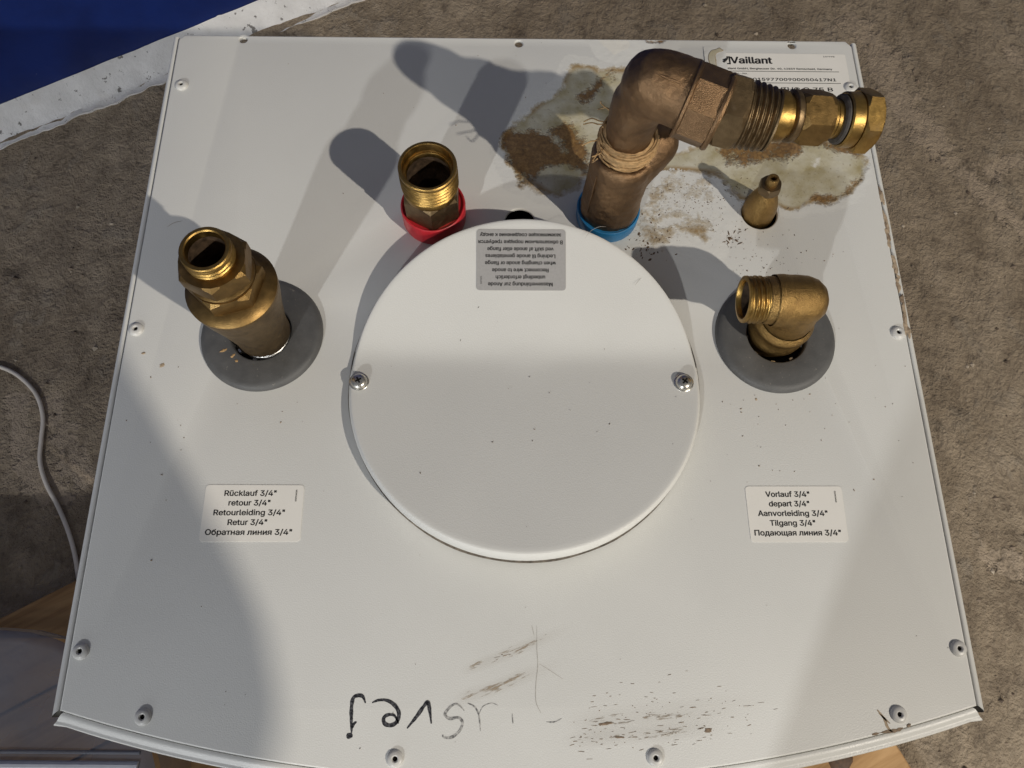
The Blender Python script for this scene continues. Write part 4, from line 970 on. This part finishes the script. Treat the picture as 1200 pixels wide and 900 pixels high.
mb = MB(); ribbon(mb, [(167.1, -12.3), (173.1, -11.2), (179.0, -10.5), (182.5, -9.4)], 1.6, wv=1.2); blob(mb, *[(185.5, -8.3)][0], 1.2, 0.8, 0); mb.build('scrape', M_SCUFF_DARK, heater, (190, -5, 0.1), 0)

for pts_, w_ in (([(35.8, 243.0), (39.4, 248.0), (44.4, 250.8), (48.3, 250.8)], 0.18), ([(64.0, 218.6), (66.1, 221.3), (67.7, 222.9)], 0.22)):
    zz = max(cover_z(q[1]) for q in pts_)+0.5
    mb = MB(); ribbon(mb, pts_, w_, zz); mb.build('hair_scratch', M_PENCIL, cover, (pts_[0][0], pts_[0][1], zz), 0)
mb = MB(); rnd2 = random.Random(5)
for _ in range(22):
    a = rnd2.uniform(0, 6.28); r = 88*math.sqrt(rnd2.random()); x, y = DC[0]+r*math.cos(a), DC[1]+r*math.sin(a)
    if abs(x-WLOC[ank.name].x) < 30 and abs(y-WLOC[ank.name].y) < 20: continue
    sz = rnd2.uniform(0.10, 0.34); blob(mb, x, y, sz*rnd2.uniform(1, 2.2), sz*0.7, rnd2.uniform(0, 3), cover_z(y)+0.22, 0.2)
mb.build('dirt_specks', M_DIRT, cover, (DC[0], DC[1], 4), 0)['kind'] = 'stuff'

# handwriting in marker, upside down to the viewer
strokes = [([(412,859),(411.6,845),(412,828),(414,818),(419,815),(425,816),(428.5,824)], 1.25), ([(412.5,854),(415,848),(418,846)], 0.9), ([(406,863),(410,862),(413,860.5)], 2.2),
    ([(436,823.5),(444,820.5),(454,821),(463,827),(467.5,836),(465,846),(458,850),(451,848),(449.5,842),(454,838),(462,838.5),(467,848)], 1.35), ([(477,853.5),(488,840),(497,827),(501.5,823.5),(503.5,832),(505.5,848)], 1.35)]
MKP = [(-81.3, -10.3), (-81.8, -5.1), (-82.1, 1.3), (-81.5, 5.1), (-79.6, 6.2), (-77.1, 5.8), (-75.5, 2.8), (-81.3, -8.4), (-80.4, -6.2), (-79.2, -5.4), (-83.7, -11.7), (-82.1, -11.4), (-80.9, -10.8), (-72.4, 3.0), (-69.2, 4.1), (-65.1, 3.9), (-61.3, 1.6), (-59.3, -1.8), (-60.2, -5.5), (-62.9, -7.0), (-65.8, -6.3), (-66.5, -4.0), (-64.8, -2.5), (-61.5, -2.7), (-59.3, -6.3), (-55.2, -8.4), (-50.9, -3.3), (-47.4, 1.5), (-45.6, 2.9), (-44.7, -0.4), (-43.7, -6.4), (-28.1, -0.8), (-31.5, 2.2), (-34.7, 1.1), (-37.3, -2.3), (-35.0, -4.2), (-30.9, -3.8), (-28.9, -6.1), (-30.4, -9.8), (-34.0, -12.4), (-37.7, -12.3), (-38.1, -11.2), (-26.6, 2.6), (-23.3, 1.0), (-21.2, -2.7), (-20.3, -9.8), (-21.2, -2.7), (-19.2, 1.0), (-15.1, 2.5), (-11.8, 1.4)]
k0 = 0; cuts = [7, 3, 3, 12, 6, 11, 4, 4]; wds = [1.75, 1.1, 2.8, 1.8, 1.8, 1.3, 0.8, 0.4]
for k, (n, w) in enumerate(zip(cuts, wds)):
    mb = MB(); ribbon(mb, MKP[k0:k0+n], w, 0.07, 0.35); k0 += n
    o = mb.build('marker_stroke', M_MARKER if k < 5 else M_FADED, heater, (MKP[k0-1][0], MKP[k0-1][1], 0.07), 0)
    if k == 5: o['label'] = 'worn grey stroke at the end of the marker word'
for pts_ in ([(-5.2, -2.1), (-4.8, -6.6)], [(11.1, -5.9), (15.1, -5.9), (18.5, -4.4)]):
    mb = MB(); ribbon(mb, pts_, 0.5, 0.06, 0.6); mb.build('marker_stroke', M_FADED, heater, (pts_[0][0], pts_[0][1], 0.06), 0)

# ------------------------------------------------------------------ the photographer, who stands at the heater's front and shades its two front corners
def skin_mesh(name, verts, edges, radii, mat, parent, loc, sub=2):
    me = bpy.data.meshes.new(name); L = Vector(loc)
    me.from_pydata([(Vector(q)-L)*MM for q in verts], edges, [])
    o = bpy.data.objects.new(name+'_tmp', me); COL.objects.link(o)
    md = o.modifiers.new('skin', 'SKIN'); sb = o.modifiers.new('sub', 'SUBSURF'); sb.levels = sub
    for k, r in enumerate(radii):
        sv = me.skin_vertices[0].data[k]; sv.radius = (r[0]*MM, r[1]*MM) if isinstance(r, tuple) else (r*MM, r*MM)
    me.skin_vertices[0].data[0].use_root = True
    dg = bpy.context.evaluated_depsgraph_get(); dg.update()
    m2 = bpy.data.meshes.new_from_object(o.evaluated_get(dg)); bpy.data.objects.remove(o); m2.name = name
    m2.materials.clear(); m2.materials.append(mat); m2.shade_smooth()
    return link(bpy.data.objects.new(name, m2), parent, loc)
M_CLOTH = plain('dark_jacket_cloth', (0.035, 0.038, 0.046), 0.9, var=0.2, scale=40, spec=0.2)
M_SKIN = plain('skin', (0.42, 0.26, 0.19), 0.5, var=0.08, scale=60)
M_HAIR = plain('dark_hair', (0.03, 0.022, 0.016), 0.6, var=0.2, scale=300)
M_SHOE = plain('black_shoe', (0.02, 0.02, 0.02), 0.5)
pl_ = (120, -400, FLOOR)
per = empty('person', pl_, 'person in dark clothes standing at the front edge of the heater', 'person')
PVt = [(72, -405, 210), (90, -402, 330), (140, -402, 470), (172, -402, 610), (186, -385, 700),                 # pelvis .. neck base
       (4, -402, 130), (10, -385, -260), (10, -408, -640), (166, -402, 130), (166, -385, -260), (168, -408, -640),      # legs
       (10, -398, 632), (-58, -330, 450), (-75, -5, 428), (352, -405, 650), (346, -392, 508), (74, -4, 446)]           # arms
PE = [(0, 1), (1, 2), (2, 3), (3, 4), (0, 5), (5, 6), (6, 7), (0, 8), (8, 9), (9, 10), (3, 11), (11, 12), (12, 13), (3, 14), (14, 15), (15, 16)]
PR = [(178, 110), (176, 100), (150, 108), (140, 92), (58, 58), (88, 92), (64, 66), (50, 52), (88, 92), (64, 66), (50, 52), (66, 66), (52, 52), (36, 36), (78, 72), (56, 52), (32, 32)]
skin_mesh('body', PVt, PE, PR, M_CLOTH, per, pl_)
skin_mesh('head', [(186, -380, 705), (186, -352, 775), (185, -328, 840), (185, -332, 895)], [(0, 1), (1, 2), (2, 3)], [52, (66, 72), (76, 92), (64, 80)], M_SKIN, per, pl_)
skin_mesh('hair', [(185, -368, 840), (185, -358, 905), (185, -326, 923)], [(0, 1), (1, 2)], [(78, 62), (70, 70), (55, 60)], M_HAIR, per, pl_)
for sx_, wr in ((-1, (-75, -5, 428)), (1, (74, -4, 442))):
    w = Vector(wr); V_ = [w, w+Vector((-sx_*6, 18, 0)), w+Vector((-sx_*10, 36, 0))]; E_ = [(0, 1), (1, 2)]; R_ = [26, (34, 18), (30, 15)]
    for f in range(4):
        b0 = w+Vector((-sx_*4, 34, 12-9*f)); i0 = len(V_)
        V_ += [b0+Vector((-sx_*4, 24, 0)), b0+Vector((-sx_*14, 40-2*abs(f-1), 0)), b0+Vector((-sx_*26, 44-3*abs(f-1), 0))]
        E_ += [(2, i0), (i0, i0+1), (i0+1, i0+2)]; R_ += [9.5, 8.5, 7.5]
    i0 = len(V_); V_ += [w+Vector((-sx_*18, 10, 12)), w+Vector((-sx_*30, 24, 16))]; E_ += [(1, i0), (i0, i0+1)]; R_ += [11, 9]
    h = skin_mesh('hand', V_, E_, R_, M_SKIN, per, pl_, 1)
for fx, fy in ((10, -360), (168, -362)):
    skin_mesh('shoe', [(fx, fy-50, FLOOR+48), (fx, fy+40, FLOOR+40), (fx, fy+105, FLOOR+32)], [(0, 1), (1, 2)], [(46, 44), (44, 36), (36, 26)], M_SHOE, per, pl_)
